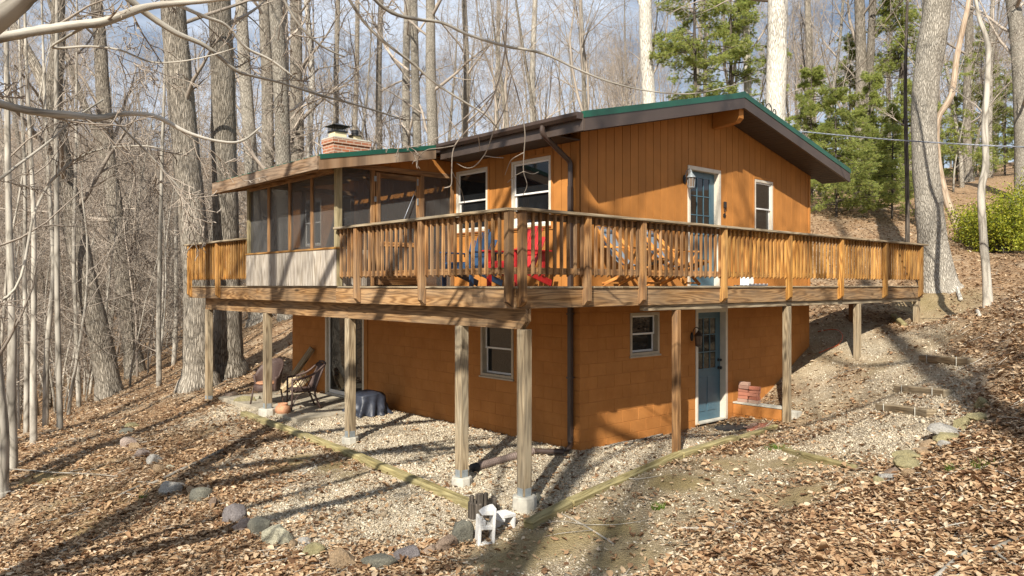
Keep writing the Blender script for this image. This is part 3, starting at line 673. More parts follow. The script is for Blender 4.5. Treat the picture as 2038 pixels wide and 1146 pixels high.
fbox('corner_board', gab, HW - .06, HW + .015, .002, .018, ZB, 4.98, M['siding'], house, 'z')
fbox('corner_board', sid, HL - .06, HL + .015, .002, .018, ZB, 4.98, M['siding'], house, 'z')
# roof slabs (ribbed sheet), trim, fascia, soffit
def slope_slab(name, x0, x1, y0, y1, dz0, dz1, mat, parent, f=rz, ribs=False):
    mb = MB()
    if not ribs:
        V = [(x, y, f(x) + dz) for dz in (dz0, dz1) for (x, y) in ((x0, y0), (x1, y0), (x1, y1), (x0, y1))]
        mb.add(V, [(3, 2, 1, 0), (4, 5, 6, 7), (0, 1, 5, 4), (1, 2, 6, 5), (2, 3, 7, 6), (3, 0, 4, 7)], [[(V[i][0], V[i][1]) for i in q] for q in [(3, 2, 1, 0), (4, 5, 6, 7), (0, 1, 5, 4), (1, 2, 6, 5), (2, 3, 7, 6), (3, 0, 4, 7)]])
    else:
        ys = []; zz = []
        y = y0
        while y < y1:
            for (dy, h) in ((0, 0), (.19, 0), (.205, .022), (.235, .022), (.25, 0)): ys.append(min(y + dy, y1)); zz.append(h)
            y += .25
        n = len(ys); V = [(x, ys[i], f(x) + dz1 + zz[i]) for x in (x0, x1) for i in range(n)] + [(x, ys[i], f(x) + dz0) for x in (x0, x1) for i in range(n)]
        Fc = []
        for i in range(n - 1):
            q = (i, n + i, n + i + 1, i + 1); Fc.append(q); Fc.append(tuple(2 * n + k for k in q[::-1]))
            Fc.append((i, i + 1, 2 * n + i + 1, 2 * n + i)); Fc.append((n + i + 1, n + i, 3 * n + i, 3 * n + i + 1))
        Fc.append((0, 2 * n, 3 * n, n)); Fc.append((n - 1, 2 * n - 1, 4 * n - 1, 3 * n - 1)); mb.add(V, Fc)
    return mb.build(name, mat, parent)
roof_l = slope_slab('roof', EX0, RX - .003, OY0 + .03, OY1, -.03, -.006, M['green_metal'], house, ribs=True)
roof_r = slope_slab('roof', RX + .003, EX1, OY0 + .03, OY1, -.03, -.006, M['green_metal'], house, ribs=True)
for (a, b) in ((EX0 + .03, RX - .004), (RX + .004, EX1 - .03)):
    slope_slab('roof_deck', a, b, OY0 + .04, OY1 - .02, -.13, -.034, M['soffit'], house)
mbr = MB()
for sgn in (-1, 1):
    mbr.add(*box_geo((0, 0, 0), (.16, OY1 - OY0 + .02, .012), 1, 0, Matrix.Translation((RX, OY0 - .02, RZ + .018)) @ Matrix.Rotation(math.atan(SL) if sgn > 0 else math.pi - math.atan(SL), 4, 'Y')))
mbr.build('ridge_cap', M['green_metal'], roof_l)
def rake(name, x0, x1, y0, y1, dz0, dz1, mat, parent): return slope_slab(name, x0, x1, y0, y1, dz0, dz1, mat, parent)
for (a, b, rf) in ((EX0 - .01, RX, roof_l), (RX, EX1 + .01, roof_r)):
    rake('rake_trim', a, b, OY0 - .028, OY0 + .05, -.085, .012, M['green_metal'], rf)
rake('fascia', EX0, RX - .001, OY0 - .018, OY0 + .03, -.275, -.08, M['brown_metal'], house)
rake('fascia', RX + .001, EX1, OY0 - .018, OY0 + .03, -.275, -.08, M['brown_metal'], house)
# rake soffit: panels running out from the wall
for (a, b) in ((EX0 + .02, RX - .05), (RX + .05, EX1 - .02)):
    x = a
    while x < b - .02:
        x2 = min(x + .115, b); slope_slab('soffit_slat', x + .004, x2 - .004, OY0 + .032, -.022, -.262, -.24, M['soffit'], house); x = x2
# left eave: fascia, soffit, gutter
ze = rz(EX0)
box('eave_fascia', (EX0 - .02, OY0 - .0, ze - .275), (EX0 + .012, 2.84, ze - .03), M['brown_metal'], house)
box('eave_soffit', (EX0 + .015, -.02, ze - .262), (-.022, 2.9, ze - .245), M['soffit'], house)
mbg = MB(); prof = [(0, 0), (-.005, -.1), (-.075, -.1), (-.115, -.055), (-.12, -.005), (-.112, -.005), (-.108, -.05), (-.07, -.09), (-.012, -.09), (-.008, 0)]
gx0 = EX0 - .021; ys_ = (OY0 + .01, 2.86)
V = [(gx0 + a, y, ze - .012 + b) for y in ys_ for (a, b) in prof]; n = len(prof)
mbg.add(V, [(i, (i + 1) % n, n + (i + 1) % n, n + i) for i in range(n)] + [tuple(range(6))[::-1]] + [tuple(range(n, n + 6))])
gut = mbg.build('gutter', M['gutter'], house)
box('gutter_cap', (gx0 - .119, OY0 + .004, ze - .112), (gx0 - .002, OY0 + .012, ze - .014), M['gutter'], gut, ch=0.001)
# downspout with elbows and drain pipe
dpx = gx0 - .06
ds = smooth_path([(dpx, .15, ze - .1), (dpx, .15, ze - .2), (dpx + .1, .15, ze - .28), (-.2, .15, ze - .5), (-.075, .15, ze - .58), (-.06, .15, ze - .72), (-.06, .15, 4.0)], 4)
spout = MB(); spout.add(*tube_geo(ds, .042, 8), smooth=False); spout.add(*box_geo((-.1, .115, .02), (-.022, .185, 4.02), 2, .008))
spo = spout.build('downspout', M['gutter'], house)
for zz_ in (1.0, 2.0, 3.6): box('strap', (-.104, .10, zz_), (-.018, .20, zz_ + .025), M['gutter'], spo, ch=0.001)
# ridge beam end
mb = MB(); V = []
for x in (RX - .075, RX + .075):
    V += [(x, -.02, 5.38), (x, -.50, 5.43), (x, -.575, 5.50), (x, -.575, 5.69), (x, -.02, 5.69)]
mb.add(V, [(4, 3, 2, 1, 0), (5, 6, 7, 8, 9)] + [(i, (i + 1) % 5, 5 + (i + 1) % 5, 5 + i) for i in range(5)], None); mb.build('ridge_beam', M['siding'], house)
# ---- windows
def window(fr, u0, u1, z0, z1, rec, parent, trim=None, frame=.05, fmat='trim'):
    win = fbox('window', fr, u0 + .012, u1 - .012, -rec - .06, -rec - .052, z0 + .012, z1 - .012, M['interior'], parent)
    def fr4(nm, a0, a1, b0, b1, w_, n0, n1, mat):
        mb = MB()
        for (p, q, r_, s_) in ((a0, a0 + w_, b0, b1), (a1 - w_, a1, b0, b1), (a0 + w_, a1 - w_, b0, b0 + w_), (a0 + w_, a1 - w_, b1 - w_, b1)):
            a, b = fr(p, n0, r_), fr(q, n1, s_); mb.add(*box_geo(np.minimum(a, b), np.maximum(a, b), None, .003))
        return mb.build(nm, mat, win)
    fr4('frame', u0, u1, z0, z1, frame, -rec - .05, .012, M[fmat])
    zm = z0 + (z1 - z0) * .5; a0, a1 = u0 + frame, u1 - frame
    fr4('upper_sash', a0, a1, zm - .018, z1 - frame, .03, -rec - .022, -rec + .004, M['vinyl'])
    fr4('lower_sash', a0, a1, z0 + frame, zm + .016, .032, -rec - .048, -rec - .024, M['vinyl'])
    fbox('pane', fr, a0 + .03, a1 - .03, -rec - .014, -rec - .01, zm + .012, z1 - frame - .03, M['glass'], win, ch=0)
    fbox('pane', fr, a0 + .03, a1 - .03, -rec - .038, -rec - .034, z0 + frame + .03, zm - .016, M['glass'], win, ch=0)
    fbox('sill', fr, u0 - .02, u1 + .02, -.02, .035, z0 - .03, z0 - .001, M['dark_trim'] if trim else M[fmat], win)
    if trim: fr4('trim', u0 - .05, u1 + .05, z0 - .06, z1 + .05, .047, .002, .016, M['siding'])
    return win
window(gab, *OPU_G[1], .02, house, trim=1)
for o_ in OPU_S: window(sid, *o_, .02, house, trim=1)
window(gab, *OPB_G[0], .07, house, fmat='trim_tan')
window(sid, *OPB_S[0], .07, house, fmat='trim_tan')
# ---- doors
def door(fr, u0, u1, z0, z1, rec, knob_right=True):
    d = fbox('door', fr, u0 + .075, u1 - .075, -rec - .045, -rec, z0 + .03, z1 - .075, M['blue_door'], house)
    mb = MB()
    for (p, q, r_, s_) in ((u0, u0 + .07, z0, z1), (u1 - .07, u1, z0, z1), (u0 + .07, u1 - .07, z1 - .07, z1)):
        a, b = fr(p, -rec - .06, r_), fr(q, .014, s_); mb.add(*box_geo(np.minimum(a, b), np.maximum(a, b), None, .004))
    mb.build('door_frame', M['trim'], d)
    fbox('threshold', fr, u0 + .071, u1 - .071, -rec - .05, .02, z0, z0 + .028, M['concrete'], d)
    w_ = u1 - u0; g0, g1 = u0 + .19, u1 - .23; h0, h1 = z0 + .98, z1 - .17
    fbox('pane', fr, g0, g1, -rec + .001, -rec + .003, h0, h1, M['glass'], d, ch=0)
    mb = MB()
    cols = [g0 + (g1 - g0) * k / 3 for k in range(4)]; rows = [h0 + (h1 - h0) * k / 3 for k in range(4)]
    for k, c_ in enumerate(cols):
        e = .016 if k in (0, 3) else .009; a, b = fr(c_ - e, -rec + .0005, h0 - .016), fr(c_ + e, -rec + .016, h1 + .016); mb.add(*box_geo(np.minimum(a, b), np.maximum(a, b), None, .002))
    for k, c_ in enumerate(rows):
        e = .016 if k in (0, 3) else .009; a, b = fr(g0, -rec + .001, c_ - e), fr(g1, -rec + .0145, c_ + e); mb.add(*box_geo(np.minimum(a, b), np.maximum(a, b), None, .002))
    mb.build('muntins', M['blue_door'], d)
    for (p0, p1) in ((g0 - .02, (g0 + g1) / 2 - .03), ((g0 + g1) / 2 + .03, g1 + .02)):
        fbox('panel', fr, p0, p1, -rec + .0005, -rec + .009, z0 + .2, h0 - .14, M['blue_door'], d, ch=.006)
    ku = u1 - .135
    for (zz, r_) in ((z0 + .98, .03), (z0 + 1.13, .026)):
        mb = MB(); V, Fc = lathe_geo([(.032, 0), (.032, .008), (.012, .012), (.012, .04), (r_, .05), (r_, .068), (.01, .076)], 12)
        V = [fr(ku + a, -rec + c_, zz + b) for (a, b, c_) in V]; mb.add(V, Fc, None, True); mb.build('knob', M['black'], d)
    return d
door(gab, 2.82, 3.86, DZ - .02, 4.63, .09)
door(gab, 3.06, 4.09, -.09, 2.03, .11)
# sliding glass door of the basement
sl = fbox('sliding_door', sid, 6.47, 8.2, -.14, -.13, -.1, 2.05, M['interior'], house)
mb = MB()
for (p, q, r_, s_) in ((6.457, 6.53, -.12, 2.06), (8.14, 8.21, -.12, 2.06), (6.53, 8.14, 1.99, 2.06), (6.53, 8.14, -.12, -.05)):
    a, b = sid(p, -.12, r_), sid(q, .015, s_); mb.add(*box_geo(np.minimum(a, b), np.maximum(a, b), None, .004))
mb.build('frame', M['trim'], sl)
for (p, q, nn) in ((6.53, 7.37, -.10), (7.30, 8.14, -.06)):
    fbox('pane', sid, p + .06, q - .06, nn, nn + .004, .03, 1.93, M['glass'], sl, ch=0)
    mb = MB()
    for (a0, a1, b0, b1) in ((p, p + .06, -.05, 1.99), (q - .06, q, -.05, 1.99), (p + .06, q - .06, -.05, .03), (p + .06, q - .06, 1.93, 1.99)):
        a, b = sid(a0, nn - .012, b0), sid(a1, nn + .014, b1); mb.add(*box_geo(np.minimum(a, b), np.maximum(a, b), None, .003))
    mb.build('sash', M['vinyl'] if nn > -.09 else M['soffit'], sl)
fbox('trim_board', sid, 6.30, 6.45, .002, .02, -.1, 2.15, M['siding'], house, 'z')
# chimney
cx0, cx1, cy0, cy1, czt = .30, 1.30, 8.38, 8.92, 6.04
def uvbox(name, lo, hi, mat, parent):
    V, Fc, _ = box_geo(lo, hi); UV = []
    for q in Fc:
        n_ = np.cross(V[q[1]] - V[q[0]], V[q[2]] - V[q[0]]); a = int(np.argmax(np.abs(n_)))
        UV.append([(V[i][1] if a == 0 else V[i][0], V[i][2] if a != 2 else V[i][1]) for i in q])
    mb = MB(); mb.add(V, Fc, UV); return mb.build(name, mat, parent)
chim = uvbox('chimney', (cx0, cy0, 4.6), (cx1, cy1, czt - .15), M['chimney'], house)
uvbox('brick_band', (cx0 - .025, cy0 - .025, czt - .149), (cx1 + .025, cy1 + .025, czt - .03), M['chimney'], chim)
box('crown', (cx0 - .02, cy0 - .02, czt - .029), (cx1 + .02, cy1 + .02, czt + .01), M['concrete'], chim)
box('flue', (cx0 + .10, cy0 + .12, czt + .011), (cx0 + .42, cy1 - .12, czt + .15), M['cream'], chim)
box('flue', (cx0 + .64, cy0 + .16, czt + .011), (cx0 + .84, cy1 - .16, czt + .12), M['cream'], chim)
fx, fy = cx0 + .26, (cy0 + cy1) / 2
mb = MB(); mb.add([(fx - .26, fy - .26, czt + .30), (fx + .26, fy - .26, czt + .30), (fx + .26, fy + .26, czt + .30), (fx - .26, fy + .26, czt + .30), (fx, fy, czt + .39), (fx, fy, czt + .29)], [(0, 1, 4), (1, 2, 4), (2, 3, 4), (3, 0, 4), (1, 0, 5), (2, 1, 5), (3, 2, 5), (0, 3, 5)])
for a in (-1, 1):
    for k in range(9):
        q = -.17 + k * .0425
        mb.add(*box_geo((fx + q - .004, fy + a * .17 - .004, czt + .15), (fx + q + .004, fy + a * .17 + .004, czt + .31)))
        mb.add(*box_geo((fx + a * .17 - .004, fy + q - .004, czt + .15), (fx + a * .17 + .004, fy + q + .004, czt + .31)))
for (a, b) in ((.15, .19),): mb.add(*box_geo((fx - .18, fy - .18, czt + a), (fx + .18, fy + .18, czt + b)))
mb.build('flue_cap', M['black'], chim)
fx2 = cx0 + .74; mb = MB(); V, Fc = lathe_geo([(.17, .12), (.17, .135), (.075, .14), (.075, .18), (.09, .185), (.09, .265), (.075, .28), (.03, .29)], 16, (fx2, fy, czt)); mb.add(V, Fc, None, False); mb.build('round_vent', M['black'], chim)

# ================================================================== DECK
D1, D2 = 1.20, 2.42                                   # outer rim faces: Y = -D1, X = -D2
ZR0, RT = 2.171, 3.418                                  # rim bottom, rail top
def onY(px, Y): t_ = (px - CXP) / F_PX; d_ = (Y - CAMY) / (SS - t_ * CC); return CAMX + d_ * (CC + t_ * SS)
def onX(px, X): t_ = (px - CXP) / F_PX; d_ = (X - CAMX) / (CC + t_ * SS); return CAMY + d_ * (SS - t_ * CC)
YL, XR = onX(375, -D2), onY(1837, -D1)
deck = thing('deck', 'L-shaped wraparound wooden deck with slatted railing on tall posts', 'deck', (-2.2, -1.1, -.35))
rimz1 = 2.42
for (a, b) in ((-D1 + .04, 3.3), (3.304, 6.5), (6.504, YL)): box('rim_board', (-D2, a, ZR0), (-D2 + .038, b, rimz1), M['rim'], deck, 1)
for (a, b) in ((-D2, 2.2), (2.204, 6.3), (6.304, XR)): box('rim_board', (a, -D1, ZR0), (b, -D1 + .038, rimz1), M['rim'], deck, 0)
box('rim_board', (XR - .038, -D1 + .04, ZR0), (XR, -.03, rimz1), M['rim'], deck, 1)
box('rim_board', (-D2 + .04, YL - .038, ZR0), (-.03, YL, rimz1), M['rim'], deck, 0)
# joists
y = -.9
while y < YL - .2: box('joist', (-D2 + .04, y, ZR0 + .02), (-.03, y + .038, rimz1 - .003), M['dkwood'], deck, 0); y += .6
x = .3
while x < XR - .2: box('joist', (x, -D1 + .04, ZR0 + .02), (x + .038, -.03, rimz1 - .003), M['dkwood'], deck, 1); x += .6
# deck boards
x = -D2 - .02
while x < -.06:
    x2 = x + .138
    box('deck_board', (x, -D1 - .02, rimz1 + .002), (min(x2, -.02), YL + .02, rimz1 + .027), M['post'], deck, 1); x = x2 + .006
y = -D1 - .02
while y < -.06:
    y2 = y + .138
    box('deck_board', (-.014, y, rimz1 + .002), (XR + .02, min(y2, -.025), rimz1 + .027), M['post'], deck, 0); y = y2 + .006
# railing posts bolted outside the rim (notched foot)
def rail_post(x, y, fr, gold):
    w_ = .088; zb, zt = 2.196, RT - .04; mb = MB(); pr_ = [(0, zb + .09), (0, zt), (.088, zt), (.088, zb + .045), (.045, zb)]
    pr_ = [(0, zb + .001), (0, zt), (.088, zt), (.088, zb + .07)]
    pr_ = [(0.0, zt), (.088, zt), (.088, zb + .06), (.03, zb), (0.0, zb)]
    V = []
    for s_ in (-w_ / 2, w_ / 2):
        for (n_, z) in pr_: V.append((x + s_, y - n_, z) if fr is gab else (x - n_, y + s_, z))
    k = len(pr_); Fc = [tuple(range(k))[::-1], tuple(range(k, 2 * k))] + [(i, (i + 1) % k, k + (i + 1) % k, k + i) for i in range(k)]
    if fr is gab: Fc = [q for q in Fc]
    UV = []; of = rng.random(2) * 20
    for q in Fc: UV.append([(V[i][2] + of[0], (V[i][0] + V[i][1]) + of[1]) for i in q])
    mb.add(V, Fc, UV); o = mb.build('rail_post', M['gold'] if gold else M['deck'], deck)
    o.data.flip_normals() if fr is gab else None
RPX = [onY(px, -D1 - .06) for px in (1041, 1170, 1280, 1442, 1572, 1675, 1763, 1834)]; RPY = [onX(px, -D2 - .06) for px in (1011, 838, 709, 432, 376)]
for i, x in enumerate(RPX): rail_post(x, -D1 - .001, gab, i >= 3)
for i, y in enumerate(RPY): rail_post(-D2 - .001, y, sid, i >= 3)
# top cap, upper and lower rails, balusters
def cap(A, B, w_=.14): beam('rail_cap', A, B, w_, .036, M['post'], deck)
cap((-D2 - .02, -D1 - .045, RT - .018), (RPX[3], -D1 - .045, RT - .018)); cap((RPX[3] + .003, -D1 - .045, RT - .018), (XR + .03, -D1 - .045, RT - .018))
cap((-D2 - .045, -D1 + .026, RT - .018), (-D2 - .045, 3.19, RT - .018)); cap((-D2 - .045, 6.89, RT - .018), (-D2 - .045, YL + .03, RT - .018))
ZT, ZL = RT - .04, 2.60
def rails(fr, lo, hi, mat):
    o = D1 if fr is gab else D2
    fbox('upper_rail', fr, lo, hi, o - .04, o - .002, ZT - .09, ZT, mat, deck, 'u'); fbox('lower_rail', fr, lo, hi, o - .04, o - .002, ZL, ZL + .085, mat, deck, 'u')
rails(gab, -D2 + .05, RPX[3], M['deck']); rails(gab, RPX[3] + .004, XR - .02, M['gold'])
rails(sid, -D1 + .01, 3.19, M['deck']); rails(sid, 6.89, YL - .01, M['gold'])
def bal_mesh(fr):
    mb = MB(); t = .034; b0, b1 = 2.585, ZT - .002
    V = []
    for s_ in (-t / 2, t / 2):
        for (n_, z) in ((0, b0 - .012), (0, b1), (t, b1), (t, b0 + .02)): V.append((s_, -n_, z) if fr is gab else (-n_, s_, z))
    Fc = [(3, 2, 1, 0), (4, 5, 6, 7)] + [(i, (i + 1) % 4, 4 + (i + 1) % 4, 4 + i) for i in range(4)]
    if fr is gab: Fc = [q[::-1] for q in Fc]
    mb.add(V, Fc, [[(V[i][2], V[i][0] + V[i][1]) for i in q] for q in Fc]); return mb.mesh('baluster')
bm_g, bm_s, bm_gg, bm_sg = bal_mesh(gab), bal_mesh(sid), bal_mesh(gab), bal_mesh(sid)
for b_, m_ in ((bm_g, 'deck'), (bm_s, 'deck'), (bm_gg, 'gold'), (bm_sg, 'gold')): b_.materials.append(M[m_])
def balusters(fr, posts, o, golds):
    for i in range(len(posts) - 1):
        a, b = posts[i] + .075, posts[i + 1] - .075; n_ = max(1, round((b - a) / .129)); st = (b - a) / n_
        for k in range(n_ + 1):
            u = a + k * st + rng.normal(0, .003)
            g_ = (i >= golds); me = (bm_gg if g_ else bm_g) if fr is gab else (bm_sg if g_ else bm_s)
            ob = link('baluster', me, None, deck); ob.location = (u, -o - .001, 0) if fr is gab else (-o - .001, u, 0)
            ob.rotation_euler = (0, 0, rng.normal(0, .03))
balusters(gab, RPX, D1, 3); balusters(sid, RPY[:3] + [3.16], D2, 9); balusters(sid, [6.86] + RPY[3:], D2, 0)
# beams
for k, xo in enumerate((-2.23, -2.175)):
    for (a, b) in ((-1.19, 3.2), (3.204, 9.72)):
        M_, L = frame_M((xo, a, 0), (xo, b, 0)); e = .1 if a < 0 else 0
        V = [(xo + s_, yy, zz) for s_ in (-.019, .019) for (yy, zz) in ((a, ZR0 - .002), (b, ZR0 - .002), (b, ZR0 - .262), (a + e, ZR0 - .262), (a, ZR0 - .16))]
        Fc = [(0, 1, 2, 3, 4), (9, 8, 7, 6, 5)] + [(i, 5 + i, 5 + (i + 1) % 5, (i + 1) % 5) for i in range(5)]
        of = rng.random(2) * 9; mb = MB(); mb.add(V, Fc, [[(V[i][1] + of[0], V[i][2] + V[i][0] + of[1]) for i in q] for q in Fc]); mb.build('beam', M['rim'], deck)
for (a, b) in ((.1, 4.2), (4.204, XR - .05)): box('beam', (a, -1.165, ZR0 - .085), (b, -1.095, ZR0 - .002), M['post'], deck, 0)
# support posts with piers and brackets
def support(x, y, zb, zt, w_, pier=None, mat='post', rot=0):
    mb = MB(); mb.add(*box_geo((x - w_ / 2, y - w_ / 2, zb), (x + w_ / 2, y + w_ / 2, zt), 2, .008)); o = mb.build('support_post', M[mat], deck)
    if pier:
        r_, zl = pier; V, Fc = lathe_geo([(r_, zl - .3 - zb), (r_ * 1.02, -.05), (r_, -.015), (r_ * .93, -.001)], 9, (x, y, zb)); m2 = MB(); m2.add(V, Fc); m2.build('concrete_pier', M['concrete'], o)
        box('bracket', (x - w_ / 2 - .004, y - .05, zb), (x - w_ / 2 - .001, y + .05, zb + .1), M['galv'], o, ch=0)
        box('bracket', (x - .05, y - w_ / 2 - .004, zb), (x + .05, y - w_ / 2 - .001, zb + .1), M['galv'], o, ch=0)
    return o
zt = ZR0 - .264
for (px_, zb_, r_) in ((1043.5, -.18, .155), (919, -.18, .145), (697, -.077, .14), (532.5, .01, .17), (416, -.18, .10)):
    yy = onX(px_, -2.2); support(-2.2, yy, zb_, zt, .14, (r_, gz(-2.2, yy)))
zt2 = ZR0 - .087
for px_, w_, m_ in ((1346, .105, 'dkwood'), (1566, .12, 'post'), (1706, .12, 'post'), (1824, .12, 'post')):
    xx = onY(px_, -1.13); support(xx, -1.13, gz(xx, -1.13) - .1, zt2, w_, None, m_)
support(9.0, -.15, gz(9.0, -.15) - .1, ZR0 + .02, .10, None, 'dkwood')

# ================================================================== SCREENED PORCH
porch = thing('screened_porch', 'screened lean-to porch with grey plank knee wall on the deck', 'porch', (-2.5, 3.2, DZ))
PX0, PY0, PY1, PT = -2.455, 3.2, 6.88, 4.47
zf = rimz1 + .03
def ppost(x0, x1, y0, y1, z0, z1, mat='porchpost', nm='post'): return box(nm, (x0, y0, z0), (x1, y1, z1), M[mat], porch, 2)
ppost(PX0, PX0 + .1, PY0, PY0 + .1, zf, PT); ppost(PX0, PX0 + .1, PY1 - .1, PY1, zf, PT)
for px in (532, 573.5, 617.5):
    t_ = (px - CXP) / F_PX; d_ = (PX0 - CAMX) / (CC + t_ * SS); y = CAMY + d_ * (SS - t_ * CC); ppost(PX0 + .02, PX0 + .075, y - .045, y + .045, 3.10, PT, 'dkwood', 'mullion')
box('sill', (PX0 - .03, PY0 - .02, 3.065), (PX0 + .11, PY1 + .02, 3.10), M['gold'], porch, 1)
box('top_plate', (PX0 + .005, PY0 + .1, PT - .13), (PX0 + .09, PY1 - .1, PT), M['dkwood'], porch, 1)
box('top_plate', (PX0 + .1, PY0 + .005, PT - .03), (-.02, PY0 + .095, PT + .06), M['dkwood'], porch, 0)
box('top_plate', (PX0 + .1, PY1 - .095, PT - .03), (-.02, PY1 - .005, PT + .06), M['dkwood'], porch, 0)
y = PY0 + .002; kw = None
kb = box('knee_wall', (PX0 + .02, PY0 + .1, zf), (PX0 + .06, PY1 - .1, 3.064), M['dkwood'], porch)
while y < PY1 - .02:
    y2 = min(y + .205, PY1 - .002); box('plank', (PX0 - .016, y + .002, zf + .002), (PX0 - .001, y2 - .002, 3.064), M['greyboard'], kb, 2, ch=.002); y = y2
box('knee_board', (PX0 + .1, PY0 + .03, zf), (-1.80, PY0 + .06, 3.064), M['greyboard'], porch, 2)
box('knee_board', (PX0 + .1, PY1 - .06, zf), (-.03, PY1 - .03, 3.064), M['dkwood'], porch, 2)
# side: posts, door
ppost(-1.80, -1.72, PY0 + .005, PY0 + .095, zf, PT - .03, 'dkwood'); ppost(-.77, -.69, PY0 + .005, PY0 + .095, zf, PT - .03, 'dkwood'); ppost(-.09, -.02, PY0 + .005, PY0 + .095, zf, PT - .03, 'dkwood')
pd = box('screen_door', (-1.705, PY0 + .0, zf + .02), (-1.615, PY0 + .035, PT - .06), M['deck'], porch, 2)
box('stile', (-.865, PY0, zf + .02), (-.775, PY0 + .035, PT - .06), M['deck'], pd, 2); box('rail', (-1.613, PY0, PT - .15), (-.867, PY0 + .035, PT - .06), M['deck'], pd, 0)
box('rail', (-1.613, PY0, 3.14), (-.867, PY0 + .035, 3.22), M['deck'], pd, 0); box('rail', (-1.613, PY0, zf + .02), (-.867, PY0 + .035, zf + .2), M['deck'], pd, 0)
box('screen', (-1.612, PY0 + .015, zf + .2), (-.868, PY0 + .018, PT - .15), M['screen'], pd, ch=0)
tube('closer_rod', [(-.9, PY0 - .03, PT - .3), (-1.25, PY0 - .05, 3.45)], .006, M['wire'], pd, 6)
for zz in (PT - .22, 3.9): box('hinge', (-.86, PY0 - .012, zz), (-.83, PY0 - .001, zz + .12), M['galv'], pd, ch=.001); box('hinge', (-1.745, PY0 - .012, zz), (-1.7, PY0 - .001, zz + .09), M['galv'], pd, ch=.001)
# screens
ysc = [PY0 + .1] 
box('screen', (PX0 + .04, PY0 + .1, 3.10), (PX0 + .043, PY1 - .1, PT - .13), M['screen'], porch, ch=0)
box('screen', (PX0 + .1, PY0 + .04, 3.066), (-1.80, PY0 + .043, PT - .03), M['screen'], porch, ch=0)
box('screen', (-.69, PY0 + .04, zf), (-.09, PY0 + .043, PT - .03), M['screen'], porch, ch=0)
box('screen', (PX0 + .1, PY1 - .043, 3.066), (-.03, PY1 - .04, PT - .03), M['screen'], porch, ch=0)
box('post', (-1.3, PY1 - .09, zf), (-1.22, PY1 - .01, PT - .03), M['dkwood'], porch, 2)
# gable infill boards
def prz(x): return 4.965 + (x - EX0) * .185
x = -2.2
while x < -.03:
    x2 = min(x + .2, -.022); V = [(a, b, z) for b in (PY0 + .02, PY0 + .04) for (a, z) in ((x + .003, PT + .06), (x2 - .003, PT + .06), (x2 - .003, min(prz(x2), 4.87) - .11), (x + .003, min(prz(x), 4.87) - .11))]
    if V[2][2] > PT + .08:
        Fc = [(0, 1, 2, 3), (7, 6, 5, 4), (0, 4, 5, 1), (1, 5, 6, 2), (2, 6, 7, 3), (3, 7, 4, 0)]; of = rng.random(2) * 9
        mb = MB(); mb.add(V, Fc, [[(V[i][2] + of[0], V[i][0] + of[1]) for i in q] for q in Fc]); mb.build('board', M['siding'], porch)
    x = x2
PRX, PRY0, PRY1 = -2.98, 2.84, 7.22
proof = slope_slab('porch_roof', PRX, EX0 - .145, PRY0 + .02, PRY1 - .02, -.04, -.012, M['green_metal'], porch, prz, True)
slope_slab('roof_deck', PRX + .04, EX0 - .145, PRY0 + .04, PRY1 - .04, -.10, -.045, M['dkwood'], porch, prz)
slope_slab('rake_board', PRX + .002, EX0 - .13, PRY0 - .018, PRY0 + .02, -.235, -.02, M['fascia_wood'], porch, prz)
slope_slab('rake_board', PRX + .002, EX0 - .13, PRY1 - .02, PRY1 + .018, -.235, -.02, M['fascia_wood'], porch, prz)
slope_slab('rake_trim', PRX + .02, EX0 - .14, PRY0 - .028, PRY0 + .03, -.07, .006, M['green_metal'], proof, prz)
box('front_fascia', (PRX - .038, PRY0 - .018, prz(PRX) - .235), (PRX, PRY1 + .018, prz(PRX) - .018), M['fascia_wood'], porch, 1)
box('lattice', (PRX + .05, PRY0 + .1, prz(PRX) - .235), (PRX + .09, PRY1 - .1, prz(PRX) - .10), M['dkwood'], porch, 1)
y = PRY0 + .5
while y < PRY1 - .2: slope_slab('rafter', PRX + .1, -.1, y, y + .038, -.235, -.101, M['dkwood'], porch, lambda x: min(prz(x), 4.97)); y += .6
# porch furniture seen dimly through the screen
pt_ = thing('porch_table', 'small dark table just visible through the porch screen', 'table', (-1.5, 5.6, zf))
box('top', (-1.95, 5.2, zf + .70), (-1.05, 6.1, zf + .735), M['dkwood'], pt_)
for (a, b) in ((-1.9, 5.25), (-1.15, 5.25), (-1.9, 6.0), (-1.15, 6.0)): box('leg', (a, b, zf), (a + .05, b + .05, zf + .699), M['dkwood'], pt_, 2)

# ================================================================== YARD
def onground(o, x, y, dz=0.0, rot=0.0): o.location = (x, y, gz(x, y) + dz); o.rotation_euler = (0, 0, rot); return o
# ---- landscape timbers
def timber(label, a, b, w_=.135, h_=.125, sink=.03, stakes=0, mat='timber', name='landscape_timber', group=None):
    za, zb_ = gz(a[0], a[1]), gz(b[0], b[1])
    A = Vector((a[0], a[1], za + h_ / 2 - sink)); B = Vector((b[0], b[1], zb_ + h_ / 2 - sink))
    o = thing(name, label, 'timber', (a[0], a[1], za), group); beam('log', A, B, w_, h_, M[mat], o, ch=.018)
    n_ = Vector((0, 0, 1)).cross(B - A).normalized()
    for k in range(stakes):
        t_ = .2 + .6 * k; p = A.lerp(B, t_); s_ = 1 if n_.dot(Vector((CAMX - p.x, CAMY - p.y, 0))) > 0 else -1
        q = p + n_ * s_ * (w_ / 2 + .012); tube('stake', [(q.x, q.y, q.z - .2), (q.x, q.y, q.z + h_ / 2 + .01)], .007, M['concrete'], o, 6)
    return o
timber('mossy edging timber in front of the patio post with the clay pot', (-2.50, 6.94), (-2.53, 4.92))
timber('mossy edging timber crossing in front of the middle deck post', (-2.53, 4.91), (-2.565, 2.18))
timber('mossy edging timber running down to the rotten stump', (-2.566, 2.17), (-2.61, -.58))
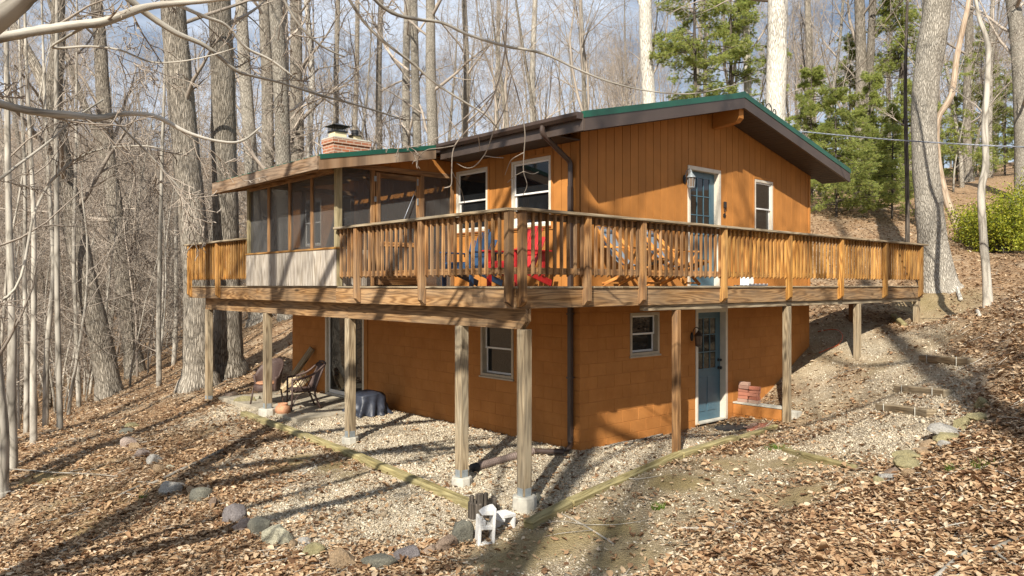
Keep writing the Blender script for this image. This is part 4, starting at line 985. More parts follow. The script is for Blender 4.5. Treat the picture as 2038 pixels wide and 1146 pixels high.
timber('mossy edging timber with angled end beside the corner pier', (-2.58, -1.58), (-1.80, -1.50), .15)
timber('long mossy edging timber left of the dark brown deck post', (-1.79, -1.50), (.84, -1.26), .15)
timber('edging timber between the dark brown post and the door paving', (.86, -1.26), (2.5, -1.17))
timber('thin edging timber end next to the low orange block wall', (2.51, -1.17), (3.95, -1.09), .1, .09)
g1, g2 = gpix(1562, 897), gpix(1700, 932); timber('half buried mossy timber lying in the dirt right of the door', g1, g2, .11, .1, .055)
for (pa, pb, lab) in (((1836, 716), (1936, 725), 'top timber step with metal stakes on the gravel slope'), ((1786, 776), (1889, 788), 'middle timber step with metal stakes on the gravel slope'), ((1750, 813), (1856, 827), 'lowest timber step with metal stakes on the gravel slope')):
    timber(lab, gpix(*pa), gpix(*pb), .15, .13, .04, 2, 'post', 'timber_step', 'timber steps on the slope')
g1, g2 = gpix(1778, 632), gpix(1800, 652); timber('short offcut of timber on the ground under the deck end', g1, g2, .13, .12, .02, 0, 'timber', 'timber_offcut')
# ---- stones
def rock_mesh(seed, sub=2, flat=.7, ang=.5):
    r_ = random.Random(seed); import bmesh
    bm = bmesh.new(); bmesh.ops.create_icosphere(bm, subdivisions=sub, radius=1.0)
    off = Vector((r_.random() * 50, r_.random() * 50, r_.random() * 50))
    planes = [(Vector((r_.gauss(0, 1), r_.gauss(0, 1), r_.gauss(0, .8))).normalized(), .5 + .3 * r_.random()) for _ in range(11)]
    for v in bm.verts:
        p = v.co.copy()
        for n_, d_ in planes:
            e = p.dot(n_) - d_
            if e > 0: p -= n_ * e * .93
        p *= 1 + .2 * mnoise.noise(p * 1.3 + off) + .1 * mnoise.noise(p * 3.1 + off) + .04 * mnoise.noise(p * 7 + off); v.co = Vector((p.x, p.y, p.z * flat))
    me = bpy.data.meshes.new('stone'); bm.to_mesh(me); bm.free()
    me.polygons.foreach_set('use_smooth', np.ones(len(me.polygons), bool)); return me
def stone(px, py, wpx, hpx, col, label, seed, group):
    g = gpix(px, py + hpx * .42); d_ = (g[0] - CAMX) * CC + (g[1] - CAMY) * SS
    w_ = 1.22 * wpx * d_ / F_PX; h_ = 1.2 * hpx * d_ / F_PX
    me = rock_mesh(seed, 3, 1.0); me.polygons.foreach_set('use_smooth', np.full(len(me.polygons), col in ('green', 'purple', 'grey'))); o = link('stone', me, M['rock_' + col])
    sx = w_ * .56; sz = max(h_ * .5, w_ * .24)
    o.scale = (sx, sx * random.uniform(.7, .95), sz); o.rotation_euler = (random.gauss(0, .1), random.gauss(0, .1), YAW - math.pi / 2 + random.gauss(0, .3))
    o.location = (g[0] + .25 * w_ * CC, g[1] + .25 * w_ * SS, g[2] + sz * .22); tag(o, label, 'stone', group); return o
GL, GR = 'stones of the curved border left of the cabin', 'flat stones bordering the right slope'
LST = [(264, 846, 26, 12, 'olive', 'far mossy stone at the upper end of the left border'), (250, 858, 30, 14, 'green', 'mossy slab second from the far end of the left border'), (248, 880, 30, 28, 'pink', 'pinkish stone at the far left bend of the border'),
       (268, 886, 22, 20, 'tan', 'small tan stone behind the pale pink one at the bend'), (281, 901, 32, 22, 'pink', 'rounded pink stone in the upper left border'), (301, 914, 28, 24, 'white', 'light grey split stone in the upper left border'),
       (313, 931, 28, 24, 'tan', 'tan stone just below the light grey split one'), (336, 929, 20, 14, 'pale', 'small pale stone above the big white-pink boulder'), (341, 966, 42, 34, 'white', 'large white-pink boulder under the fallen branch end'),
       (379, 976, 24, 22, 'tan', 'tan stone touching the grey-green boulder'), (400, 982, 42, 30, 'green', 'smooth grey-green boulder right of the white-pink one'), (423, 1001, 20, 24, 'brown', 'small brown upright stone between two boulders'),
       (461, 1022, 40, 48, 'purple', 'dark purple-grey upright boulder in the leaf litter'), (483, 1044, 36, 26, 'pink', 'pink stone tucked behind the round green boulder'), (512, 1046, 46, 46, 'green', 'round grey-green boulder beside the pale block'),
       (545, 1064, 58, 54, 'pale', 'big pale angular block of stone in the border'), (581, 1082, 20, 20, 'tan', 'small ochre stone right of the pale angular block'), (606, 1076, 26, 22, 'white', 'small white stone behind the olive round one'),
       (619, 1097, 42, 30, 'olive', 'olive round stone at the lowest part of the border'), (678, 1115, 62, 46, 'tan', 'orange-tan angular rock at the bottom edge'), (750, 1118, 68, 36, 'green', 'long green-grey boulder at the bottom edge'),
       (811, 1104, 56, 30, 'purple', 'low purple-grey stone right of the long green one'), (853, 1094, 26, 24, 'brown', 'small brown stone between purple and brown boulders'), (889, 1079, 42, 42, 'brown', 'reddish brown angular boulder near the stump'),
       (924, 1056, 48, 56, 'green', 'tall rounded green boulder leaning by the stump'), (1064, 992, 24, 26, 'green', 'small grey-green stone behind the corner pier')]
for i, (a, b, c_, d_, e, f_) in enumerate(LST): stone(a, b, c_, d_, e, f_, 100 + i, GL)
RST = [(1957, 800, 24, 26, 'olive', 'upright olive stone at the top of the right border'), (1953, 829, 34, 22, 'olive', 'blocky olive stone second in the right border'), (1922, 838, 40, 32, 'olive', 'cracked olive slab beside the blocky one'), (1903, 863, 64, 18, 'white', 'broad white-edged flat slab in the right border'),
       (1893, 873, 48, 12, 'olive', 'thin grey slab under the white-edged one'), (1890, 882, 30, 14, 'white', 'light blue-grey small slab in the right border'), (1858, 884, 36, 16, 'tan', 'tan flat stone left of the blue-grey slab'), (1845, 896, 40, 20, 'tan', 'rounded tan slab above the big olive one'),
       (1816, 907, 58, 26, 'olive', 'large tilted olive slab on top of the pile'), (1821, 926, 52, 20, 'olive', 'olive slab underneath the tilted one'), (1783, 937, 36, 20, 'brown', 'orange-brown stone left of the slab pile'), (1811, 940, 26, 22, 'tan', 'orange-tan stone in front of the slab pile'),
       (1776, 949, 34, 14, 'white', 'broken white stone at the foot of the pile'), (1751, 954, 22, 20, 'olive', 'olive stone ending the right border')]
for i, (a, b, c_, d_, e, f_) in enumerate(RST): stone(a, b, c_, d_, e, f_, 200 + i, GR)
PST = [(484, 795, 32, 24, 'olive', 'flat olive stone at the patio edge behind the wicker chair'), (506, 792, 26, 18, 'pale', 'pale stone beside the flat olive one on the patio'), (634, 766, 26, 14, 'pale', 'pale sandstone block against the wall by the sliding door'), (456, 787, 30, 14, 'brown', 'brown stone at the foot of the twin trees')]
for i, (a, b, c_, d_, e, f_) in enumerate(PST): stone(a, b, c_, d_, e, f_, 300 + i, 'stones by the patio')
# ---- cinder blocks
def cinder(label, px, py, tall):
    g = gpix(px, py); o = thing('cinder_block', label, 'cinder block', tuple(g)); rot = YAW - math.pi / 2 + (.25 if tall else .7)
    mb = MB(); Mx = Matrix.Translation(g) @ Matrix.Rotation(rot, 4, 'Z') @ Matrix.Rotation(.06, 4, 'Y')
    bx = lambda lo, hi: mb.add(*box_geo(lo, hi, None, .006, Mx))
    if tall:
        w_, dp = .195, .19
        bx((-w_ / 2, 0, -.03), (-w_ / 2 + .035, dp, .30)); bx((w_ / 2 - .035, 0, -.03), (w_ / 2, dp, .41)); bx((-w_ / 2 + .035, .001, -.03), (w_ / 2 - .035, dp - .001, .02)); bx((-w_ / 2 + .035, .001, .165), (w_ / 2 - .035, dp - .001, .215)); bx((-w_ / 2 + .02, .001, .215), (-.02, dp - .002, .275))
        V = [(-.07, 0, .335), (w_ / 2 - .035, 0, .335), (w_ / 2 - .035, 0, .408), (-.02, 0, .375), (-.07, dp, .335), (w_ / 2 - .035, dp, .335), (w_ / 2 - .035, dp, .408), (-.02, dp, .375)]
        V = [tuple(Mx @ Vector(v)) for v in V]; mb.add(V, [(0, 1, 2, 3), (7, 6, 5, 4), (0, 4, 5, 1), (1, 5, 6, 2), (2, 6, 7, 3), (3, 7, 4, 0)])
    else:
        bx((-.1, 0, .14), (.1, .2, .185)); bx((.06, 0, -.03), (.1, .2, .139)); bx((-.1, .16, -.03), (.059, .2, .139)); bx((-.1, 0, .10), (-.062, .159, .139))
    mb.build('body', M['cinder'], o); return o
cinder('upright broken white cinder block leaning at the stump', 968, 1086, True); cinder('white half cinder block lying beside the corner pier', 1013, 1056, False)
# ---- rotten stump
g = gpix(962, 1040); stp = thing('tree_stump', 'dark rotten stump between the two corner timbers', 'stump', tuple(g))
mb = MB(); n_ = 17
for k in range(n_):
    a = k / n_ * 2 * math.pi; r_ = .15 * (1 + .15 * math.sin(3 * a)); h_ = .12 + .17 * rng.random(); w_ = .05 + .02 * rng.random()
    Mx = Matrix.Translation((g[0] + .2 * CC + r_ * math.cos(a), g[1] + .2 * SS + r_ * math.sin(a), g[2] - .06)) @ Matrix.Rotation(a, 4, 'Z'); mb.add(*box_geo((-.025, -w_ / 2, 0), (.025, w_ / 2, h_ + .06), 2, .012, Mx))
V, Fc = lathe_geo([(.14, -.06), (.13, .1), (.03, .06)], 10, (g[0] + .2 * CC, g[1] + .2 * SS, g[2])); mb.add(V, Fc)
mb.build('wood', M['bark_dark'], stp)
# ---- drain pipe
pg = [(-.07, .15, .05), (-.10, .12, -.02), (-.3, -.02, -.06)]
e1 = gpix(1062, 905); e2 = gpix(1000, 922); e3 = gpix(948, 938); r_ = .055
dp_ = thing('drain_pipe', 'grey corrugated drain pipe leading from the downspout over the gravel', 'drain pipe', (-.1, .1, -.12))
pa = smooth_path([(-.06, .15, .12), (-.065, .145, .0), (-.14, .09, -.045), (-.4, -.03, -.06), (e1[0], e1[1], e1[2] + r_)], 4); tube('downspout_extension', pa, .042, M['gutter'], dp_, 8)
pb = smooth_path([(e1[0], e1[1], e1[2] + r_), (e2[0], e2[1], e2[2] + r_), (e3[0], e3[1], e3[2] + r_)], 30)
tube('corrugated_hose', pb, [r_ * (1.08 if i % 2 else .92) for i in range(len(pb))], M['pipe'], dp_, 12, False)
ed = (pb[-1] - pb[-3]); ed /= np.linalg.norm(ed); tube('black_end', [pb[-1] - ed * .02, pb[-1] + ed * .02, pb[-1] + ed * .09], [.066, .066, .062], M['rubber'], dp_, 12)
# ---- patio slab and low block wall, brick stack, door mat, brick paving
structure(box('patio', (-2.1, 5.4, -.5), (-.03, 9.35, -.085), M['slab'], None, None, .01))
lw = thing('low_block_wall', 'low orange block wall with grey cap beside the basement door', 'wall', (4.3, -.6, -.2))
mb = MB(); mb.add(*box_geo((4.275, -1.0, -.35), (4.455, -.03, .185))); mb.build('core', M['mortar'], lw)
for k in (-1, 0):
    y = -1.21; off = .0 if k else .2
    ys_ = [-1.02, -.81, -.405, -.015] if k else [-1.02, -.605, -.2, -.015]
    for a, b in zip(ys_[:-1], ys_[1:]): box('block', (4.263, a + .003, k * CH - .012 + .003), (4.465, b - .003, (k + 1) * CH - .012 - .003), M['block'], lw)
box('cap', (4.25, -1.03, .193), (4.48, -.018, .225), M['concrete'], lw)
box('end_block', (4.4, -1.24, -.1), (4.6, -1.035, .15), M['concrete'], lw)
BR = [(0, 0, 0, .0), (0, .23, 0, .1), (0, 0, 1, -.1), (0, .22, 1, .05), (0, .01, 2, .08), (0, .0, 3, -.05), (0, -.01, 4, .1), (0, .21, 2, .1), (0, .22, 3, 0), (0, .2, 4, -.05), (0, .21, 5, .04)]
BPOS = ['front column', 'wall-side column']; CNT = {}
bme = MB(); bme.add(*box_geo((-.05, -.1, 0), (.05, .1, .062), None, .005)); bme = bme.mesh('brick'); bme.materials.append(M['brick'])
ORD = ['bottom', 'second', 'third', 'fourth', 'fifth', 'sixth']
for (a, b, k, r_) in BR:
    o = link('brick', bme); fr_ = b < .1; o.location = (4.36 + .02 * math.sin(k * 3), -.42 + b * 1.05, .226 + k * .064); o.rotation_euler = (0, 0, r_)
    tag(o, '%s red brick in the %s stacked on the low orange wall' % (ORD[k], 'front column' if fr_ else 'column against the house'), 'brick', 'bricks stacked on the low wall')
mt = thing('door_mat', 'black oval rubber mat in front of the basement door', 'door mat', (3.55, -.42, -.12))
mb = MB(); V, Fc = lathe_geo([(1, 0), (1.0, .012), (.9, .02), (.86, .014), (.5, .013), (.02, .013)], 28)
zt_ = gz(3.55, -.45); mb.add([(3.55 + .42 * a, -.45 + .25 * b, zt_ + .012 + c_) for (a, b, c_) in V], Fc, None, False); mb.build('mat', M['rubber'], mt)
for i, (a, b) in enumerate(((3.75, -.68), (3.97, -.67), (3.6, -.81), (3.82, -.80), (4.03, -.79), (3.68, -.93), (3.9, -.92))):
    o = link('paving_brick', bme); o.location = (a, b, gz(a, b) - .035); o.rotation_euler = (0, 0, math.pi / 2 + .03 * i); tag(o, ['back row left', 'back row right', 'middle row left', 'middle row centre', 'middle row right', 'front row left', 'front row right'][i] + ' red paving brick set flush by the low orange wall', 'brick', 'paving bricks by the door')
# ---- patio things
def wicker_a(x, y, rot):
    o = thing('wicker_chair', 'brown wicker armchair with rounded high back behind the patio post', 'chair', (0, 0, 0), 'wicker chairs on the patio')
    def shell(nm, r0, z0, z1f, a0, a1, t_):
        n_ = 26; V = []; Fc = []
        for i in range(n_ + 1):
            a = a0 + (a1 - a0) * i / n_; z1 = z1f(a)
            for k in range(7):
                f_ = k / 6; z = z0 + (z1 - z0) * f_; r_ = r0 + .07 * f_ ** 1.5; V.append((r_ * math.cos(a), r_ * math.sin(a) * 1.05, z))
            for k in range(7):
                f_ = 1 - k / 6; z = z0 + (z1 - z0) * f_; r_ = r0 + .07 * f_ ** 1.5 - t_; V.append((r_ * math.cos(a), r_ * math.sin(a) * 1.05, z))
        for i in range(n_):
            for k in range(14): Fc.append((i * 14 + k, i * 14 + (k + 1) % 14, (i + 1) * 14 + (k + 1) % 14, (i + 1) * 14 + k))
        Fc += [tuple(range(14))[::-1], tuple(n_ * 14 + k for k in range(14))]
        mb = MB(); mb.add(V, Fc, None, True); return mb.build(nm, M['wicker'], o)
    shell('backrest', .27, .28, lambda a: .60 + .36 * max(0, -math.cos(a)) ** .7, math.radians(75), math.radians(285), .035)
    mb = MB(); V, Fc = lathe_geo([(.25, .28), (.28, .30), (.28, .40), (.25, .43)], 22); mb.add(V, Fc, None, True); mb.build('seat', M['wicker'], o)
    mb = MB(); V, Fc = lathe_geo([(.22, .431), (.24, .45), (.2, .475)], 18); mb.add(V, Fc, None, True); mb.build('cushion', M['terracotta'], o)
    for (a, b) in ((.2, .2), (.2, -.2), (-.2, .2), (-.2, -.2)): tube('leg', [(a, b, .3), (a * 1.2, b * 1.2, 0)], .018, M['wicker'], o, 8)
    o.location = (x, y, -.085); o.rotation_euler = (0, 0, rot)
def wicker_b(x, y, rot):
    o = thing('wicker_chair', 'open-frame rattan chair with sloping arms beside the clay pot', 'chair', (0, 0, 0), 'wicker chairs on the patio')
    W = .27
    mb = MB(); mb.add(*box_geo((-.24, -W + .02, .36), (.27, W - .02, .41), None, .02)); mb.build('seat', M['wicker'], o)
    for s_ in (-1, 1):
        tube('leg', smooth_path([(-.18, s_ * W, .42), (-.2, s_ * W, .25), (-.3, s_ * W * 1.05, 0)], 4), .02, M['wicker'], o, 8)
        tube('leg', [(.27, s_ * W, .62), (.27, s_ * W, .3), (.29, s_ * W, 0)], .02, M['wicker'], o, 8)
        tube('back_post', smooth_path([(-.18, s_ * W, .38), (-.28, s_ * W, .65), (-.4, s_ * W * .95, .93)], 4), .02, M['wicker'], o, 8)
        tube('arm', smooth_path([(.29, s_ * W, .62), (.1, s_ * W * 1.08, .64), (-.15, s_ * W * 1.05, .72), (-.38, s_ * W, .9)], 4), .022, M['wicker'], o, 8)
        tube('apron', smooth_path([(.27, s_ * W, .1), (.15, s_ * W, .3), (0, s_ * W, .34), (-.15, s_ * W, .3), (-.27, s_ * W, .1)], 4), .012, M['wicker'], o, 6)
        for (u0, u1) in ((.2, .05), (.05, .2), (0, -.12), (-.12, 0.02)): tube('lattice_rod', [(u0, s_ * W, .4), (u1, s_ * W * 1.04, .66)], .009, M['wicker'], o, 6)
    n_ = 9
    for k in range(n_): yk = -W + 2 * W * (k + .5) / n_; tube('back_rod', smooth_path([(-.2, yk, .41), (-.29, yk, .65), (-.4, yk, .92)], 3), .012, M['wicker'], o, 6)
    tube('back_rail', [(-.4, -W, .93), (-.42, 0, .95), (-.4, W, .93)], .02, M['wicker'], o, 8)
    o.location = (x, y, -.085); o.rotation_euler = (0, 0, rot)
wicker_a(-1.70, 7.62, math.radians(200)); wicker_b(-1.38, 6.58, math.radians(165))
pot = thing('clay_pot', 'small round terracotta pot next to the patio post pier', 'pot', (0, 0, 0)); mb = MB()
V, Fc = lathe_geo([(.10, 0), (.145, .05), (.155, .11), (.13, .17), (.09, .19), (.1, .205), (.1, .225), (.085, .225), (.08, .19)], 22); mb.add(V, Fc, None, True); mb.build('body', M['terracotta'], pot)
g = gpix(563, 825); pot.location = (g[0], g[1], g[2])
cv = thing('covered_grill', 'low fire pit under a crumpled dark blue cover by the wall', 'grill cover', (0, 0, 0))
import bmesh
bm = bmesh.new(); bmesh.ops.create_cube(bm, size=1); bmesh.ops.subdivide_edges(bm, edges=bm.edges[:], cuts=14, use_grid_fill=True)
for v in bm.verts:
    p = v.co * 2; r_ = max(abs(p.x), abs(p.y)); l = math.hypot(p.x, p.y) + 1e-6; k = .55 + .45 * (r_ / l); f_ = (1 - p.z) / 2
    x, y = p.x * k * (.31 + .09 * f_), p.y * k * (.31 + .09 * f_)
    fold = .05 * f_ * math.sin(math.atan2(p.y, p.x) * 11 + 3 * f_) + .06 * f_ * mnoise.noise((p.x * 2, p.y * 2, p.z * 2)); rr = 1 + fold / .35
    zz = (p.z + 1) / 2 * .47 + .03 * mnoise.noise((p.x * 1.5, p.y * 1.5, 3)) * (1 - f_) - .04 * (p.x * p.x + p.y * p.y) * (1 - f_); v.co = (x * rr, y * rr, max(0, zz))
me = bpy.data.meshes.new('cover'); bm.to_mesh(me); bm.free(); me.polygons.foreach_set('use_smooth', np.ones(len(me.polygons), bool)); link('cover', me, M['cover'], cv)
cv.location = (-.66, 5.25, gz(-.66, 5.25) - .01)
pl = thing('leaning_plank', 'weathered plank leaning on the basement wall behind the wicker chairs', 'plank', (-.5, 8.9, -.085)); beam('plank', (-.62, 9.15, -.06), (-.075, 8.72, .95), .14, .09, M['post'], pl, up=(1, 0, .3))
for i, (a, b) in enumerate((((-.75, 9.0, -.04), (-.35, 8.55, .42)), ((-.6, 8.75, -.04), (-.3, 8.45, .30)))):
    o = thing('firewood', ('larger' if i == 0 else 'smaller') + ' pale split log propped behind the rattan chair', 'firewood', a, 'split logs on the patio'); tube('log', [a, tuple(np.array(a) * .5 + np.array(b) * .5), b], [.07, .075, .06], M['cutwood'], o, 5, False)
# ---- chairs on the deck
def adirondack(label, mat, x, y, rot):
    o = thing('adirondack_chair', label, 'chair', (0, 0, 0), 'adirondack chairs on the deck')
    for k in range(6):
        t_ = k / 5; xx = .40 - .44 * t_; zz = .355 - .13 * t_; beam('seat_slat', (xx, -.26, zz), (xx, .26, zz), .078, .02, mat, o, up=(.28, 0, 1))
    for k in range(5):
        s_ = k - 2; top = .92 - .045 * s_ * s_; L = (top - .2) / .72; beam('back_slat', (-.03, s_ * .085, .2), (-.03 - .33 * L, s_ * .112, .2 + .72 * L), .094, .02, mat, o, up=(1, 0, .45))
    for s_ in (-1, 1):
        beam('armrest', (.46, s_ * .31, .525), (-.30, s_ * .31, .525), .125, .022, mat, o); box('front_leg', (.34, s_ * .275 - .012, 0), (.43, s_ * .275 + .012, .513), mat, o)
        beam('side_rail', (.43, s_ * .25, .31), (-.42, s_ * .25, .045), .024, .1, mat, o); box('arm_support', (-.24, s_ * .275 - .012, .16), (-.17, s_ * .275 + .012, .513), mat, o)
    beam('back_brace', (-.14, -.3, .50), (-.14, .3, .50), .03, .06, mat, o); beam('front_apron', (.435, -.26, .3), (.435, .26, .3), .02, .1, mat, o)
    o.location = (x, y, rimz1 + .028); o.rotation_euler = (0, 0, rot); return o
adirondack('blue adirondack chair on the deck below the left window', M['blue'], -1.10, 1.28, math.radians(192)); adirondack('red adirondack chair on the deck near the corner downspout', M['red'], -1.02, .26, math.radians(186))
def sling(label, x, y, rot):
    o = thing('sling_chair', label, 'deck chair', (0, 0, 0), 'folding sling chairs on the deck'); W = .28; T = M['teak']
    for s_ in (-1, 1):
        beam('back_leg', (-.46, s_ * W, .92), (.36, s_ * W, .02), .03, .05, T, o); beam('seat_leg', (.52, s_ * (W - .04), .40), (-.34, s_ * (W - .04), .02), .03, .05, T, o); beam('armrest', (-.26, s_ * (W + .04), .60), (.36, s_ * (W + .04), .56), .055, .028, T, o); beam('arm_support', (.3, s_ * (W + .04), .55), (.12, s_ * (W + .04), .26), .026, .04, T, o)
    for (a, z) in ((-.46, .90), (.52, .40), (.34, .05), (-.32, .05), (.0, .20)): beam('crossbar', (a, -W, z), (a, W, z), .03, .03, T, o)
    pts = smooth_path([(-.46, 0, .93), (-.36, 0, .74), (-.22, 0, .5), (-.02, 0, .33), (.22, 0, .32), (.52, 0, .43)], 5); V = []; Fc = []
    for p in pts: V += [(p[0], -W + .05, p[2]), (p[0], W - .05, p[2]), (p[0] + .004, W - .05, p[2] - .006), (p[0] + .004, -W + .05, p[2] - .006)]
    for i in range(len(pts) - 1):
        for k in range(4): Fc.append((4 * i + k, 4 * i + (k + 1) % 4, 4 * i + 4 + (k + 1) % 4, 4 * i + 4 + k))
    mb = MB(); mb.add(V, Fc, None, False); mb.build('sling', M['sling'], o)
    mb = MB(); mb.add(*tube_geo([(-.43, -W + .06, .86), (-.43, 0, .86), (-.43, W - .06, .86)], [.035, .045, .035], 10), smooth=True); mb.build('headrest', M['sling'], o)
    o.location = (x, y, rimz1 + .028); o.rotation_euler = (0, 0, rot); return o
sling('grey sling chair with teak frame nearest the cabin corner', .46, -.62, math.radians(-78)); sling('grey sling chair with teak frame closer to the blue door', 1.52, -.62, math.radians(-78))
pc = thing('parcel', 'small white box standing on the deck right of the door', 'box', (4.1, -.4, DZ)); box('carton', (4.02, -.5, rimz1 + .029), (4.2, -.32, rimz1 + .2), M['white'], pc); box('lid', (4.015, -.505, rimz1 + .2), (4.205, -.315, rimz1 + .215), M['white'], pc)
tr = thing('tray', 'flat white tray lying on the deck boards by the door', 'tray', (3.6, -.8, DZ)); box('base', (3.2, -1.0, rimz1 + .029), (3.8, -.7, rimz1 + .045), M['galv'], tr); box('rim', (3.2, -1.02, rimz1 + .03), (3.8, -1.001, rimz1 + .07), M['white'], tr)
# ---- wall lanterns
def lantern(label, u, z, mat):
    o = thing('wall_lantern', label, 'lantern', (u, 0, z), 'wall lanterns beside the doors'); n_ = .15
    mb = MB(); V, Fc = lathe_geo([(.055, 0), (.055, .012), (.035, .025)], 14); mb.add([(u + a * .8, -.001 - c_, z + .06 + b * 1.5) for (a, b, c_) in V], Fc, None, True); mb.build('backplate', M['black'], o)
    tube('scroll_arm', smooth_path([(u, -.025, z + .10), (u, -.05, z + .2), (u, -.11, z + .235), (u, -.15, z + .2), (u, -.15, z + .17)], 5), .008, mat, o, 8)
    mb = MB(); V, Fc = lathe_geo([(.012, .19), (.02, .165), (.03, .15), (.05, .125), (.082, .085), (.084, .078), (.06, .078)], 12, (u, -n_, z)); mb.add(V, Fc, None, True); mb.build('roof', mat, o)
    mb = MB(); V, Fc = lathe_geo([(.066, .078), (.052, -.09)], 6, (u, -n_, z)); mb.add(V, Fc); mb.build('glass', M['lampglass'], o)
    mb = MB()
    for k in range(6):
        a = k / 6 * 2 * math.pi; mb.add(*tube_geo([(u + .068 * math.cos(a), -n_ + .068 * math.sin(a), z + .078), (u + .054 * math.cos(a), -n_ + .054 * math.sin(a), z - .09)], .005, 5))
    V, Fc = lathe_geo([(.06, -.09), (.06, -.102), (.03, -.11), (.01, -.125)], 12, (u, -n_, z)); mb.add(V, Fc); mb.build('cage', mat, o)
lantern('grey carriage lantern left of the upper blue door', 2.715, 4.30, M['galv']); lantern('dark carriage lantern left of the basement door', 2.94, 1.47, M['brass'])
lb = thing('key_box', 'black key lock box on the siding right of the upper door', 'lock box', (3.98, 0, 3.95)); box('case', (3.945, -.045, 3.93), (4.015, -.004, 4.05), M['black'], lb, ch=.01); tube('shackle', smooth_path([(3.96, -.02, 3.93), (3.96, -.02, 3.88), (3.98, -.02, 3.86), (4.0, -.02, 3.88), (4.0, -.02, 3.93)], 4), .006, M['black'], lb, 6)
orn = thing('wall_ornament', 'small black iron ornament hanging below the lock box', 'ornament', (3.98, 0, 3.78)); mb = MB()
for k in range(7): a = k / 7 * 6.28; mb.add(*tube_geo([(3.98, -.012, 3.79), (3.98 + .05 * math.cos(a), -.015, 3.79 + .045 * math.sin(a))], [.012, .007], 6))
mb.build('figure', M['black'], orn)
# ---- hose, cable, mast
hs = thing('orange_cord', 'orange cord looped on the dark bank under the deck', 'cord', tuple(gpix(1660, 690)))
tube('cord', smooth_path([np.array(gpix(*q)) + (0, 0, .012 + zz) for q, zz in (((1628, 662), 0), ((1650, 660), .03), ((1668, 663), .05), ((1677, 676), .04), ((1668, 690), .02), ((1648, 697), 0), ((1630, 704), 0))], 5), .012, M['hose'], hs, 6)
ms = thing('service_mast', 'electric service mast with black wire loops behind the roof ridge', 'mast', (6.55, .75, 5.3))
tube('pipe', [(6.55, .75, 5.1), (6.55, .75, 5.95)], .025, M['galv'], ms, 10)
lp = [P(1526, 236, 16.9), P(1524, 214, 16.85), P(1530, 206, 16.8), P(1535, 214, 16.9), P(1536, 226, 17), P(1541, 217, 17), P(1544, 224, 17), P(1541, 240, 17)]
tube('wire_loop', smooth_path(lp, 5), .012, M['black'], ms, 6)
cb = thing('power_cable', 'twisted grey power cable crossing from the roof to the right', 'cable', (6.6, .75, 5.8))
pts = [np.array((6.55, .75, 5.93)), np.array(P(1620, 264, 16.2)), np.array(P(1750, 276, 15.2)), np.array(P(1900, 286, 14.2)), np.array(P(2060, 293, 13.3)), np.array(P(2500, 300, 11))]
cp = smooth_path(pts, 30); mb = MB()
for ph in (0, 2.1, 4.2):
    q = cp.copy(); s_ = np.arange(len(q)) * .9 + ph; q[:, 2] += .009 * np.cos(s_); q[:, 0] += .009 * np.sin(s_); mb.add(*tube_geo(q, .0065, 5), smooth=True)
mb.build('strands', M['wire'], cb)
# ---- sticks and fallen branches
def stick(label, pts, r0, r1, forks=(), name='fallen_branch', mat='bark_smooth', lift=0.0):
    P3 = [np.array(gpix(*p)) for p in pts]; rs = np.linspace(r0, r1, len(P3))
    P3 = [p + (0, 0, r_ * .7 + lift) for p, r_ in zip(P3, rs)]; o = thing(name, label, 'branch', tuple(P3[0]))
    sp_ = smooth_path(P3, 4); tube('stem', sp_, np.linspace(r0, r1, len(sp_)), M[mat], o, 7)
    for f_ in forks:
        q = [np.array(gpix(*p)) + (0, 0, r1 + .012) for p in f_]; q = smooth_path(q, 3); rf = .55 * min(r0, r1) + .003; tube('fork', q, np.linspace(rf, rf * .4, len(q)), M[mat], o, 5)
stick('long pale fallen branch across the leaves to the white-pink boulder', [(444, 899), (400, 921), (359, 939), (307, 963), (275, 971), (211, 1000), (143, 1026), (60, 1050), (0, 1072)], .032, .008, [[(300, 966), (290, 985), (285, 992)], [(300, 962), (240, 962), (190, 975)]])
stick('thin straight twig lying over the left slope', [(0, 939), (60, 943), (110, 948), (175, 950), (235, 955)], .012, .006, lift=.05)
stick('grey fallen branch in the leaves at the lower left', [(254, 1060), (180, 1079), (106, 1105), (50, 1128)], .02, .008, [[(180, 1080), (150, 1095), (140, 1110)]])
stick('thick lichened branch at the lower right corner', [(2060, 1068), (2010, 1086), (1970, 1102), (1912, 1118), (1880, 1142), (1860, 1160)], .022, .03, [[(1915, 1116), (1930, 1104), (1945, 1098)], [(1970, 1103), (2000, 1125), (2030, 1140)]])
stick('long thin branch on the leaves right of the slab pile', [(1840, 986), (1880, 989), (1916, 990), (1965, 996), (2025, 1002)], .012, .007)
stick('forked dead branch lying on the mossy dirt by the corner timber', [(1072, 991), (1108, 1018), (1165, 1050), (1221, 1084)], .005, .012, [[(1165, 1050), (1115, 1042), (1075, 1048)], [(1180, 1060), (1120, 1066), (1085, 1072)], [(1165, 1050), (1230, 1048), (1290, 1040)], [(1110, 1020), (1085, 1012), (1065, 1003)]])
stick('split driftwood branch along the foot of the orange wall', [(1200, 895), (1235, 886), (1270, 880), (1300, 872), (1318, 868)], .03, .025, [[(1262, 882), (1250, 890), (1238, 892)]], mat='bark')
stick('small bleached forked twig on the left gravel', [(593, 950), (612, 941), (632, 928)], .012, .015, [[(610, 941), (596, 940), (585, 944)]])
stick('bleached stick in the leaves at the bottom right of the dirt patch', [(1350, 1055), (1400, 1054), (1450, 1052), (1490, 1048)], .015, .008, [[(1400, 1054), (1395, 1045)]])
stick('short stick beside the buried timber', [(1682, 912), (1690, 922), (1703, 930)], .012, .01, mat='bark_dark')
